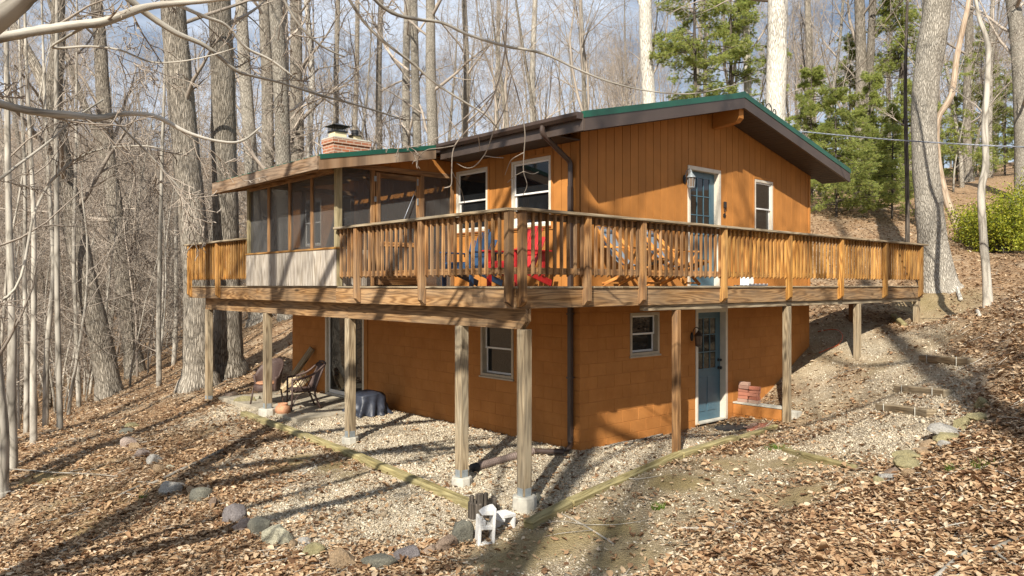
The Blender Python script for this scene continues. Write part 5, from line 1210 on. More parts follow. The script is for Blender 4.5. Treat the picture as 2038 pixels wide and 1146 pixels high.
stick('pale broken branch at the foot of the big oak', [(1905, 575), (1908, 588), (1912, 600)], .045, .05, mat='bark_pale'); stick('pale stick left of the slim tree base', [(1945, 622), (1950, 632)], .04, .035, mat='bark_pale')
# ---- grass and green sprouts
def tuft(label, px, py, n_, h_, wide):
    g = gpix(px, py); a = rng.random(n_) * 6.28; r_ = wide * np.sqrt(rng.random(n_)); hh = h_ * (.5 + rng.random(n_)); V = np.zeros((n_, 3, 3)); bx_ = g[0] + r_ * np.cos(a); by = g[1] + r_ * np.sin(a); w_ = .006 + .004 * rng.random(n_); b = rng.random(n_) * 6.28
    V[:, 0] = np.stack([bx_ - w_ * np.cos(b), by - w_ * np.sin(b), np.full(n_, g[2] - .01)], 1); V[:, 1] = np.stack([bx_ + w_ * np.cos(b), by + w_ * np.sin(b), np.full(n_, g[2] - .01)], 1); V[:, 2] = np.stack([bx_ + .6 * hh * np.cos(a + 1), by + .6 * hh * np.sin(a + 1), g[2] + hh], 1)
    o = link('grass_tuft', poly_mesh('grass_tuft', V, [(0, 1, 2)], M['grass'])); tag(o, label, 'grass'); stuff(o)
tuft('small green grass tuft on the bare dirt', 1310, 1013, 90, .06, .08); tuft('bright green sprouts in the leaves at the right', 1905, 940, 70, .06, .12); tuft('green sprouts right of the slab pile', 1970, 930, 80, .06, .16); tuft('green patch at the end of the buried timber', 1548, 893, 160, .05, .2); tuft('green leaf sprout beside the fallen branch', 284, 992, 40, .05, .06)

# ================================================================== TREES
R_ = random.Random(11)
def rvec(s=1.0): return np.array((R_.gauss(0, s), R_.gauss(0, s), R_.gauss(0, s)))
def norm(v): return v / (np.linalg.norm(v) + 1e-9)
def g3(s): return (R_.gauss(0, s), R_.gauss(0, s), R_.gauss(0, s))
def unit(x, y, z):
    l = math.sqrt(x * x + y * y + z * z) + 1e-9; return (x / l, y / l, z / l)
def grow(mb, p, d, L, r, lev, cfg):
    """one branch with its side branches, recursively"""
    segs = cfg['segs'][lev]; wob = cfg['wob'][lev]; up = cfg['up'][lev]; st = L / segs
    p = (float(p[0]), float(p[1]), float(p[2])); d = unit(*(float(c) for c in d)); pts = [p]; dirs = [d]
    for i in range(segs):
        g = g3(wob); d = unit(d[0] + g[0], d[1] + g[1], d[2] + g[2] + up); p = (p[0] + d[0] * st, p[1] + d[1] * st, p[2] + d[2] * st); pts.append(p); dirs.append(d)
    r1 = max(r * cfg.get('tip', .25), .0035); rad = [r + (r1 - r) * i / segs for i in range(segs + 1)]
    mb.later(pts, rad, cfg['sides'][lev])
    if lev + 1 >= len(cfg['segs']): return
    n = max(1, int(cfg['num'][lev] * (.75 + .5 * R_.random()))); fr0 = cfg['from'][lev]
    for k in range(n):
        t = fr0 + (1 - fr0) * ((k + R_.random()) / n); f_ = t * segs; i = min(int(f_), segs - 1); w_ = f_ - i; a, b = pts[i], pts[i + 1]; q = tuple(a[c] + (b[c] - a[c]) * w_ for c in range(3))
        e = dirs[i]; g = g3(1); ax = unit(e[1] * g[2] - e[2] * g[1], e[2] * g[0] - e[0] * g[2], e[0] * g[1] - e[1] * g[0]); ang = cfg['ang'][lev] * (.7 + .6 * R_.random()); ca, sa = math.cos(ang), math.sin(ang)
        grow(mb, q, tuple(e[c] * ca + ax[c] * sa for c in range(3)), L * cfg['len'][lev] * (1.15 - .6 * t) * (.7 + .6 * R_.random()), max(rad[i] * cfg['rat'][lev] * (.6 + .5 * R_.random()), .0045), lev + 1, cfg)
TALL = dict(segs=[5, 4, 3, 2], sides=[5, 4, 3, 3], wob=[.14, .2, .26, .3], up=[.06, .05, .03, .02], num=[6, 5, 4], ang=[.75, .8, .8], len=[.55, .5, .5], rat=[.55, .55, .6], **{'from': [.25, .2, .15]})
MID = dict(segs=[4, 3, 2], sides=[4, 3, 3], wob=[.14, .22, .3], up=[.08, .05, .03], num=[6, 5], ang=[.7, .8], len=[.5, .5], rat=[.5, .55], **{'from': [.2, .15]})
FINE = dict(segs=[4, 3, 2], sides=[3, 3, 3], wob=[.12, .2, .3], up=[.02, .02, .0], num=[6, 4], ang=[.8, .8], len=[.45, .5], rat=[.5, .6], **{'from': [.15, .15]})
def trunk_path(h, lean, wob, n):
    p = np.zeros(3); out = [p.copy()]; d = norm(np.array((lean * R_.uniform(-1, 1), lean * R_.uniform(-1, 1), 1)))
    for i in range(n): d = norm(d + np.array((R_.gauss(0, wob), R_.gauss(0, wob), .12))); p = p + d * h / n; out.append(p.copy())
    return np.array(out)
def tree_variant(h, r, first, nl, ll, cfg, n=9, lean=.06, wob=.035, sides=10, lr=.38, ang=(.55, 1.1)):
    path = smooth_path(trunk_path(h, lean, wob, n), 2); m = len(path); t = np.linspace(0, 1, m); rad = r * (1 - .86 * t ** 1.15); rad[0] *= 1.45; rad[1] *= 1.12; path[0, 2] -= .4
    tb = MB(); tb.add(*tube_geo(path, rad, sides), smooth=True); cbm = MB()
    for k in range(nl):
        f_ = first + (1 - first) * (k + R_.random()) / nl; i = min(int(f_ * (m - 1)), m - 2); q = path[i]; a = R_.random() * 6.283; el = R_.uniform(*ang)
        d = np.array((math.cos(a) * math.sin(el), math.sin(a) * math.sin(el), math.cos(el))); grow(cbm, q, d, ll * (1.25 - .75 * f_) * (.7 + .6 * R_.random()), rad[i] * lr * (.6 + .6 * R_.random()), 0, cfg)
    grow(cbm, path[-1], path[-1] - path[-2], ll * .5, rad[-1], 0, cfg)
    return tb.mesh('trunk'), cbm.mesh('crown')
VT = [tree_variant(24 + 2 * k, .24, .34, 15, 7.0, TALL) for k in range(4)]                # tall canopy trees
OPEN = dict(segs=[6, 4, 3, 2], sides=[6, 4, 3, 3], wob=[.12, .2, .26, .3], up=[.10, .07, .04, .02], num=[9, 6, 5], ang=[.6, .7, .8], len=[.45, .5, .5], rat=[.5, .5, .55], **{'from': [.15, .15, .1]})
VO = [tree_variant(8.5 + k, .15, .45, 5, 9.5, OPEN, n=6, lean=.1, wob=.05, sides=9, lr=.75, ang=(.15, .55)) for k in range(3)]     # open forked crowns
VM = [tree_variant(14 + k, .105, .22, 16, 3.6, MID, lean=.1, wob=.05, sides=8) for k in range(4)]
VS = [tree_variant(7.5 + k, .038, .12, 20, 1.9, FINE, lean=.12, wob=.06, sides=6, lr=.5, ang=(.7, 1.4)) for k in range(4)]
VB = [tree_variant(3.6, .02, .05, 22, 1.5, FINE, lean=.3, wob=.12, sides=5, lr=.7, ang=(.5, 1.5)) for k in range(3)]   # understorey brush
for vs, mt_ in ((VT, 'bark'), (VO, 'bark'), (VM, 'bark'), (VS, 'bark_smooth'), (VB, 'twig')):
    for k, (a, b) in enumerate(vs): a.materials.append(M[mt_] if k % 2 == 0 or mt_ != 'bark' else M['bark_oak']); b.materials.append(M['twig'])
CROOT = {}
def plant(var, x, y, sc, label, group, name='bare_tree', cat='tree', sink=0.0):
    o = thing(name, label, cat, (x, y, gz(x, y) - sink), group); o.rotation_euler = (0, 0, R_.random() * 6.283); o.scale = (sc, sc, sc * R_.uniform(.9, 1.1))
    for nm, me in (('trunk', var[0]), ('crown', var[1])):
        c = bpy.data.objects.new(nm, me); COL.objects.link(c); c.parent = o
    return o
PLACED = []
def free(x, y, r):
    for (a, b, c_) in PLACED:
        if (a - x) ** 2 + (b - y) ** 2 < (r + c_) ** 2: return False
    if -4.5 < x < 10.2 and -4 < y < 12.2: return False
    return True
def zone_fill(n, t0, t1, d0, d1, var, sc, r, label, group, name='bare_tree', cat='tree', p=1.0, cond=None):
    k = 0; tries = 0
    while k < n and tries < n * 40:
        tries += 1; d = (d0 ** p + R_.random() * (d1 ** p - d0 ** p)) ** (1 / p); t = R_.uniform(t0, t1); x, y = cw(t * d, d)
        if not free(x, y, r) or (cond and not cond(t * d, d)): continue
        PLACED.append((x, y, r)); plant(R_.choice(var), x, y, R_.uniform(*sc), label, group, name, cat); k += 1
# ---- the trees one can tell apart, trunk by trunk
def hero(label, pts, d, bark, limbs=6, ll=3.0, lean_d=0.0, top=14.0, base=True, name='bare_tree', first=.3, group=None, fork=None, sides=14, lrat=.34):
    """pts: (px, py, width px) from the ground up, at depth d"""
    P3 = []; W = []
    for i, (px, py, w_) in enumerate(pts):
        dd = d + lean_d * i / max(1, len(pts) - 1); P3.append(np.array(P(px, py, dd))); W.append(w_ * dd / F_PX / 2)
    if base: P3[0][2] = gz(P3[0][0], P3[0][1]) - .25
    root = P3[0].copy(); root[2] = gz(root[0], root[1])
    if base and W[0] > .12 and pts[0][2] < 1.3 * pts[1][2]:
        u_ = norm(P3[1] - P3[0]); r0 = W[1]; P3[1:1] = [root + u_ * (r0 * .5), root + u_ * (r0 * 1.6)]; W[0] = r0 * 1.95; W[1:1] = [r0 * 1.5, r0 * 1.16]
        if np.linalg.norm(P3[4] - P3[3]) < .3 or np.dot(P3[3] - P3[2], u_) < .2: del P3[3]; del W[3]
    d_ = norm(P3[-1] - P3[-2]); d_ = norm(d_ + np.array((0, 0, .4)))
    for k in range(3): P3.append(P3[-1] + d_ * top / 3); W.append(W[-1] * .72)
    PLACED.append((P3[0][0], P3[0][1], .8))
    sm = smooth_path(P3, 4); rs = np.interp(np.arange(len(sm)) / 4, np.arange(len(W)), W)
    o = thing(name, label, 'tree', tuple(root), group); tb = MB(); V, Fc, UV = tube_geo(sm, rs, sides, jit=.025); tb.add(V, Fc, UV, smooth=True); tb.build('trunk', M[bark], o)
    cbm = MB(); n = len(sm)
    for k in range(limbs):
        f_ = first + (1 - first) * (k + R_.random()) / limbs; i = min(int(f_ * (n - 1)), n - 2); a = R_.random() * 6.283; el = R_.uniform(.6, 1.2)
        grow(cbm, sm[i], np.array((math.cos(a) * math.sin(el), math.sin(a) * math.sin(el), math.cos(el))), ll * R_.uniform(.6, 1.3), rs[i] * lrat * R_.uniform(.5, 1.1), 0, TALL if ll > 2.4 else MID)
    if limbs: cbm.build('crown', M['twig'], o)
    if fork:
        for fk in fork:
            q = [np.array(P(px, py, d)) for (px, py, w_) in fk]; w_ = [w_ * d / F_PX / 2 for (_, _, w_) in fk]; dd_ = norm(q[-1] - q[-2])
            for k in range(2): q.append(q[-1] + dd_ * 3); w_.append(w_[-1] * .6)
            s2 = smooth_path(q, 4); r2 = np.interp(np.arange(len(s2)) / 4, np.arange(len(w_)), w_); tb = MB(); tb.add(*tube_geo(s2, r2, 10), smooth=True); tb.build('limb', M[bark], o)
    return o
hero('thick furrowed tree leaning left at the edge of the left slope', [(222, 790, 64), (214, 755, 46), (196, 660, 43), (170, 560, 43), (148, 450, 42), (128, 360, 40), (112, 270, 40), (104, 200, 36), (114, 110, 26), (116, 0, 24)], 22.5, 'bark', 9, 4, fork=[[(104, 210, 28), (80, 150, 22), (45, 85, 18), (10, 20, 16)]])
hero('slimmer furrowed tree standing right of the leaning one', [(272, 742, 46), (264, 700, 34), (250, 580, 32), (232, 440, 30), (216, 320, 28), (206, 200, 27), (199, 80, 24), (192, 0, 22)], 27, 'bark', 10, 4.5, fork=[[(214, 330, 20), (190, 260, 15), (160, 190, 13), (140, 130, 10)]])
hero('left of the two big twin trees behind the deck end', [(398, 812, 60), (396, 760, 52), (392, 600, 50), (385, 450, 52), (370, 300, 52), (356, 150, 50), (344, 0, 46)], 19.5, 'bark', 5, 4, first=.55)
hero('right of the two big twin trees behind the deck end', [(452, 790, 66), (452, 740, 54), (454, 600, 50), (450, 450, 50), (446, 300, 48), (444, 150, 46), (436, 0, 44)], 20.5, 'bark', 5, 4, first=.55)
hero('grey trunk behind the patio post seen under the deck', [(516, 705, 34), (514, 640, 30), (510, 500, 28), (498, 300, 26), (485, 100, 24), (480, 0, 22)], 29, 'bark_oak', 7, 4)
hero('tree with mossy roots left of the cabin end wall', [(572, 650, 46), (570, 600, 34), (566, 420, 30), (562, 260, 30), (556, 120, 28), (548, 0, 26)], 27.5, 'bark_oak', 7, 4)
MIDS = [(533, 24, 36, 'bark', 'brown trunk left of the pale pair above the porch'), (566, 22, 38, 'bark_pale', 'smooth pale trunk above the porch roof'), (592, 26, 37, 'bark', 'dark furrowed trunk right of the smooth pale one'), (616, 12, 42, 'bark_pale', 'thin pale trunk left of the chimney'), (669, 11, 45, 'bark', 'thin trunk behind the chimney cap'),
        (809, 16, 42, 'bark_oak', 'left trunk of the trio right of the chimney'), (830, 17, 40, 'bark_oak', 'middle trunk of the trio right of the chimney'), (861, 21, 38, 'bark_oak', 'thickest trunk of the trio right of the chimney'), (924, 12, 48, 'bark', 'slender trunk with a burl above the eave'), (987, 9, 50, 'bark_smooth', 'very slender trunk above the long gutter'), (1061, 12, 46, 'bark_smooth', 'slender lichened trunk above the gutter end'),
        (705, 10, 52, 'bark', 'thin dark trunk between chimney and trio'), (755, 12, 50, 'bark', 'thin trunk midway between chimney and trio'), (1160, 9, 60, 'bark_smooth', 'faint slim trunk above the gable start'),
        (1490, 15, 34, 'bark_smooth', 'slim smooth trunk left of the big white one'), (1607, 14, 38, 'bark', 'forked trunk just right of the big white one'), (1712, 22, 36, 'bark', 'left trunk of the pair above the pines'), (1732, 16, 36, 'bark', 'right trunk of the pair above the pines')]
for (px, w_, d, bk, lab) in MIDS:
    yb = 560; j = [R_.uniform(-9, 9) for _ in range(5)]
    hero(lab, [(px - j[0], yb, w_ * 1.2), (px + j[1] * .5, 420, w_ * 1.05), (px, 280, w_), (px + j[2] * .6, 150, w_ * .95), (px + j[3], 0, w_ * .85)], d, bk, 9, 5, top=10, first=.35, lrat=.4)
hero('big white-barked tree behind the right roof slope', [(1546, 540, 46), (1545, 400, 42), (1543, 250, 38), (1546, 120, 38), (1548, 0, 37)], 26, 'bark_pale', 4, 5, first=.6)
hero('white-barked tree behind the roof left of the ridge', [(1300, 520, 36), (1296, 350, 30), (1292, 200, 26), (1286, 100, 25), (1284, 0, 25)], 30, 'bark_pale', 4, 4, first=.6, fork=[[(1286, 40, 16), (1278, 10, 12), (1268, -10, 10)]])
hero('large grey oak at the right end of the deck', [(1872, 588, 104), (1866, 560, 72), (1856, 480, 54), (1848, 400, 50), (1840, 300, 47), (1840, 200, 47), (1852, 100, 52), (1866, 0, 50)], 19.5, 'bark_oak', 4, 5, first=.75)
hero('crooked tree with stripped orange upper stem behind the oak', [(1922, 490, 20), (1905, 450, 17), (1882, 390, 14), (1868, 320, 11), (1866, 240, 11), (1893, 190, 12), (1905, 110, 11), (1918, 50, 10), (1928, 0, 9)], 24, 'strip', 3, 2, first=.5, top=6)
hero('slim crooked grey tree at the right edge of the photo', [(1967, 612, 22), (1964, 560, 16), (1957, 470, 15), (1953, 380, 14), (1962, 330, 13), (1960, 250, 12), (1965, 170, 11), (1966, 90, 10), (1950, 40, 8), (1942, 0, 7)], 15.5, 'bark_smooth', 6, 1.6, first=.35, top=4)
hero('dark thin pine trunk left of the oak', [(1806, 482, 9), (1806, 400, 8), (1804, 300, 8), (1802, 200, 7), (1803, 100, 6), (1806, 0, 5)], 23, 'bark_dark', 6, 1.6, top=4, first=.3)
hero('twisted oak cut by the right frame edge', [(2040, 470, 34), (2036, 350, 30), (2034, 250, 28), (2030, 120, 30), (2020, 30, 26), (2015, 0, 24)], 32, 'bark_oak', 9, 5, first=.4)
hero('grey trunk right of the stripped crooked stem', [(1925, 420, 20), (1925, 320, 17), (1924, 220, 15), (1927, 110, 14), (1930, 0, 13)], 40, 'bark', 9, 5, first=.4)
hero('tall slender straight sapling on the far left slope', [(120, 860, 13), (118, 780, 11), (114, 600, 10), (113, 400, 9), (112, 200, 8), (113, 60, 7)], 16.5, 'bark_smooth', 5, 1.5, top=4, first=.5)
LSAP = [(67, 885, 62, 12, 15.2, 'pale sapling left of the straight slender one'), (26, 932, 24, 18, 13.6, 'double sapling near the left frame edge'), (317, 774, 318, 9, 21, 'thin straight sapling between leaning tree and twin trees'), (158, 800, 150, 8, 22, 'thin sapling left of the big leaning tree'), (90, 832, 100, 10, 18.5, 'slender grey sapling second from the left edge group'),
        (52, 850, 45, 9, 18, 'thin pale sapling behind the double one'), (345, 745, 350, 8, 25, 'thin sapling just left of the twin trees'), (0, 975, -14, 26, 12.2, 'dark trunk cut by the left frame edge')]
for (bx_, by_, tx, w_, d, lab) in LSAP:
    hero(lab, [(bx_, by_, w_ * 1.2), (bx_ + R_.uniform(-6, 6), by_ - 130, w_), (tx + R_.uniform(-8, 8), by_ - 300, w_ * .85), (tx + R_.uniform(-8, 8), by_ - 480, w_ * .7), (tx + R_.uniform(-12, 12), 180, w_ * .55)], d, 'bark_smooth', 7, 1.6, top=5, first=.35)
# ---- forest behind, zone by zone
nb = lambda x, d: d > 24 or x < -10.0
zone_fill(12, -.80, -.36, 30, 60, VT, (.5, .85), .8, 'tall bare tree in the ravine wood at the left', 'tall trees of the left ravine', cond=nb)
zone_fill(16, -.78, -.36, 28, 60, VO, (.7, 1.0), 1.0, 'forked spreading tree in the ravine wood at the left', 'forked trees of the left ravine', cond=nb)
zone_fill(26, -.80, -.40, 24, 60, VM, (.55, .9), .5, 'middling bare tree in the ravine wood at the left', 'middling trees of the left ravine', cond=nb)
zone_fill(120, -.80, -.38, 19, 55, VS, (.7, 1.3), .35, 'thin grey sapling in the ravine wood at the left', 'saplings of the left ravine', name='sapling', cond=nb)
zone_fill(200, -.84, -.30, 26, 85, VB, (1.1, 2.6), .3, 'tangled bare shrub on the far ravine side', 'shrubs on the far ravine side', name='bare_shrub', cat='shrub', cond=nb)
zone_fill(14, -.42, .30, 50, 110, VT, (.55, .8), .8, 'tall bare tree far behind the cabin roof', 'far trees behind the roof')
zone_fill(46, -.42, .40, 34, 85, VO, (.75, 1.15), 1.2, 'forked spreading tree behind the cabin roof', 'forked trees behind the roof')
zone_fill(30, -.40, .42, 34, 80, VM, (.7, 1.1), .5, 'middling bare tree behind the cabin roof', 'middling trees behind the roof')
zone_fill(12, .34, .80, 42, 100, VT, (.55, .85), .8, 'tall bare tree on the right hilltop', 'tall trees of the right hilltop')
zone_fill(22, .34, .80, 40, 80, VO, (.75, 1.1), 1.0, 'forked spreading tree on the right hilltop', 'forked trees of the right hilltop')
zone_fill(22, .36, .80, 34, 70, VM, (.6, 1.0), .5, 'middling bare tree on the right hilltop', 'middling trees of the right hilltop')
zone_fill(22, .40, .80, 36, 60, VS, (.8, 1.3), .4, 'thin sapling on the right hilltop', 'saplings of the right hilltop', name='sapling')
zone_fill(30, -.95, -.30, 75, 130, VO, (.8, 1.2), .8, 'bare tree on the distant ridge at the left', 'trees on the distant left ridge')
# trees standing behind the photographer: their shadows streak the yard
for i, (x, d) in enumerate(((-10.5, -8), (-5.0, -14), (1.5, -17), (-14.5, -3), (6.5, -10), (-17, 4.5), (-12.2, 1.0), (2.3, -3.2), (-3.2, -3.0))):
    X, Y = cw(x, d); plant(VT[i % 4], X, Y, 1.0 + .08 * (i % 3), 'tall bare tree standing behind the viewpoint', 'trees behind the viewpoint')
for i, (x, d) in enumerate(((-2.6, -6), (4.2, -7.5), (-7.4, -4.5), (-0.5, -11), (9, -5), (-8.8, -2.2), (-5.9, -7.0), (-4.4, -10), (0.9, -6.0), (3.0, -10.5), (6.2, -6.2), (7.8, -2.6), (-10.9, -4.6), (8.6, 1.6), (-13.2, -.8), (11, 4.0))):
    X, Y = cw(x, d); plant(VM[i % 4], X, Y, 1.0 + .08 * (i % 3), 'slim bare tree standing behind the viewpoint', 'slim trees behind the viewpoint')
# ---- overhanging tree: its limbs reach into the top of the picture
oh = thing('overhanging_tree', 'smooth grey tree whose limbs hang into the top left of the view', 'tree', (*cw(-7.2, 4.6), 0)); ox, oy = cw(-7.2, 4.6); oz = gz(ox, oy); oh.location = (ox, oy, oz)
tube('trunk', smooth_path([(ox, oy, oz - .3), (ox + .05, oy, oz + 3), (ox + .1, oy + .1, oz + 7), (ox, oy + .2, oz + 12), (ox + .2, oy + .3, oz + 18)], 5), np.interp(np.arange(21), [0, 1, 20], [.34, .28, .1]), M['beech'], oh, 14)
def olimb(pts, d0, d1, name='limb', twigs=0, start=None, mat='beech', cfg=None, tl=.5):
    n = len(pts); q = [np.array(P(px, py, d0 + (d1 - d0) * i / max(1, n - 1))) for i, (px, py, w_) in enumerate(pts)]; w_ = [p[2] * (d0 + (d1 - d0) * i / max(1, n - 1)) / F_PX / 2 for i, p in enumerate(pts)]
    if start is not None:
        st = np.array(start); q0 = q[0]; L_ = np.linalg.norm(q0 - st); s_ = np.linalg.norm(q[1] - q[0]); k_ = max(1, int(L_ / s_)); w0 = w_[0]
        for m_ in range(1, k_ + 1): q.insert(0, q0 + (st - q0) * m_ / k_ + np.array((0, 0, .05 * math.sin(3.14 * m_ / k_)))); w_.insert(0, w0 * (1 + .6 * m_ / k_))
        if math.hypot(st[0] - ox, st[1] - oy) > .5:                # carry the limb on to its trunk
            tp_ = np.array((ox, oy, min(max(st[2] - .9, oz + 1.5), oz + 11))); k2 = max(2, int(np.linalg.norm(tp_ - st) / .6)); w1 = w_[0]
            for m_ in range(1, k2 + 1): q.insert(0, st + (tp_ - st) * m_ / k2); w_.insert(0, w1 * (1 + .8 * m_ / k2))
    s2 = smooth_path(q, 5); r2 = np.interp(np.arange(len(s2)) / 5, np.arange(len(w_)), w_); lm = MB(); lm.add(*tube_geo(s2, np.maximum(r2, .003), 10, jit=.06), smooth=True); lm.build(name, M[mat], oh)
    if twigs:
        mb = MB()
        for k in range(twigs):
            i = int(len(s2) * (.25 + .72 * R_.random())); i = min(i, len(s2) - 2); dd = norm(norm(s2[i + 1] - s2[i]) + rvec(.6)); grow(mb, s2[i], dd, tl * R_.uniform(.5, 1.4), max(r2[i] * .4, .0035), 0, FINE)
        stuff(mb.build('twigs', M['twig'], oh))
olimb([(-60, 95, 22), (0, 75, 19), (70, 62, 19), (150, 50, 18), (210, 42, 17), (290, 14, 14), (380, 4, 11), (470, -6, 9)], 5.6, 6.2, start=(ox, oy, oz + 3.9), twigs=6)
olimb([(-70, 80, 52), (0, 30, 50), (60, -20, 44), (120, -70, 40)], 5.0, 5.0, start=(ox, oy, oz + 3.5))
olimb([(-60, 185, 18), (0, 207, 16), (70, 222, 15), (150, 230, 14), (200, 234, 13), (250, 226, 10), (310, 232, 9), (370, 262, 7), (430, 280, 5), (480, 281, 5), (520, 252, 3)], 5.2, 6.4, start=(ox, oy, oz + 3.0), twigs=7)
olimb([(240, -20, 16), (290, 25, 13), (350, 65, 11), (410, 92, 9), (470, 140, 7), (500, 150, 6), (560, 165, 5), (640, 190, 4.5), (700, 206, 4), (760, 224, 3.5), (808, 240, 2.5)], 6.0, 7.5, twigs=9, start=P(60, -260, 5.6))
olimb([(330, -10, 9), (400, 30, 7), (450, 50, 6), (490, 95, 5.5), (540, 120, 5), (600, 165, 4), (670, 213, 3)], 6.3, 7.2, twigs=6, start=P(160, -200, 5.8))
olimb([(560, -10, 5), (590, 42, 5), (620, 75, 4.5), (650, 97, 4), (686, 113, 3)], 6.6, 7.0, twigs=4, start=P(420, -230, 6))
olimb([(690, -10, 6.5), (730, 50, 6), (780, 95, 5.5), (820, 125, 5), (870, 168, 5), (920, 200, 4), (965, 228, 3.5), (990, 255, 2.5)], 6.8, 8.0, twigs=8, start=P(540, -240, 6.2))
olimb([(740, -8, 7), (780, 25, 7), (830, 38, 6.5), (880, 45, 6), (930, 68, 6), (1000, 90, 5.5), (1080, 106, 5), (1150, 138, 4), (1220, 165, 3.5), (1300, 182, 3), (1380, 186, 2.5), (1450, 172, 2), (1510, 155, 1.5)], 6.8, 8.5, twigs=7, tl=.3, start=P(600, -220, 6.2))
olimb([(165, 55, 6), (130, 75, 5), (105, 95, 5), (180, 92, 4.5), (240, 100, 4), (300, 123, 3.5), (360, 122, 3), (420, 110, 2.5), (470, 95, 2)], 5.9, 6.4, 'twig_limb', twigs=4)
olimb([(220, 232, 5), (260, 270, 4), (300, 310, 4), (330, 345, 3.5), (360, 380, 3), (372, 430, 2.5), (378, 480, 2)], 5.8, 6.4, 'twig_limb', twigs=4)
olimb([(-20, 365, 6), (40, 325, 5), (100, 280, 4.5), (150, 235, 4), (205, 198, 3.5)], 5.2, 5.9, 'twig_limb', twigs=3, start=P(-300, 430, 4.8))
olimb([(30, 575, 5), (70, 420, 5), (120, 340, 4.5), (190, 300, 4), (280, 290, 3), (340, 300, 2)], 5.6, 6.2, 'twig_limb', twigs=5, start=P(-80, 620, 5.4))
for pts in ([(1010, -20, 3.5), (1005, 100, 3.2), (986, 180, 3), (967, 222, 3), (928, 261, 2.8), (903, 295, 2.6), (899, 341, 2.2), (898, 368, 2), (884, 374, 1.6)], [(1000, 60, 3), (1010, 120, 3), (1028, 180, 2.8), (1040, 230, 2.6), (1045, 268, 2.4), (1043, 303, 2.2), (1042, 341, 2), (1049, 368, 1.6), (1040, 390, 1.2)],
            [(1018, 150, 2.6), (1005, 214, 2.4), (985, 255, 2.3), (972, 291, 2.2), (963, 310, 2), (945, 330, 1.8), (928, 334, 1.6), (909, 325, 1.2)], [(1043, 303, 2), (1018, 318, 1.7), (1009, 337, 1.3), (1005, 348, 1)], [(1042, 341, 1.7), (1025, 350, 1.5), (1010, 363, 1.2)], [(963, 310, 1.7), (985, 313, 1.5), (1002, 314, 1.1)], [(903, 290, 2), (880, 294, 1.8), (850, 298, 1.6), (835, 312, 1.4), (828, 330, 1)],
            [(928, 261, 1.8), (950, 268, 1.6), (955, 300, 1.3)], [(899, 341, 1.6), (915, 370, 1.4), (925, 405, 1)], [(1042, 341, 1.5), (1060, 346, 1.2), (1072, 342, 1)], [(986, 180, 2.2), (900, 255, 2), (850, 283, 1.8), (800, 295, 1.6), (760, 290, 1.4), (730, 276, 1)]):
    olimb(pts, 7.2, 7.6, 'hanging_twig', mat='twig')
# high limbs above the frame: they throw the branch shadows on gable, deck and yard
for st_, pts_, r0_ in ((8, [(-6.5, -4.6, 10.2), (-4.0, -5.4, 11.2), (-1.5, -6.4, 11.8)], .11), (10, [(-8, -3.5, 11.5), (-5, -3.2, 12.8), (-2.2, -3.4, 13.6)], .1), (7, [(-9, -5.5, 8.6), (-6.8, -7.6, 9.4), (-4.4, -9.6, 9.8)], .1), (11.5, [(-9, -2, 12.8), (-6.4, -.8, 13.8), (-3.6, .2, 14.4)], .09)):
    q_ = smooth_path([(ox, oy, oz + st_)] + pts_, 6); rr_ = np.linspace(r0_, .03, len(q_)); tube('high_limb', q_, rr_, M['beech'], oh, 8); mb = MB()
    for k in range(12):
        i = min(int(len(q_) * (.3 + .7 * R_.random())), len(q_) - 2); grow(mb, q_[i], norm(norm(q_[i + 1] - q_[i]) + rvec(.55)), R_.uniform(1.2, 2.6), rr_[i] * .5, 0, MID)
    stuff(mb.build('twigs', M['twig'], oh))
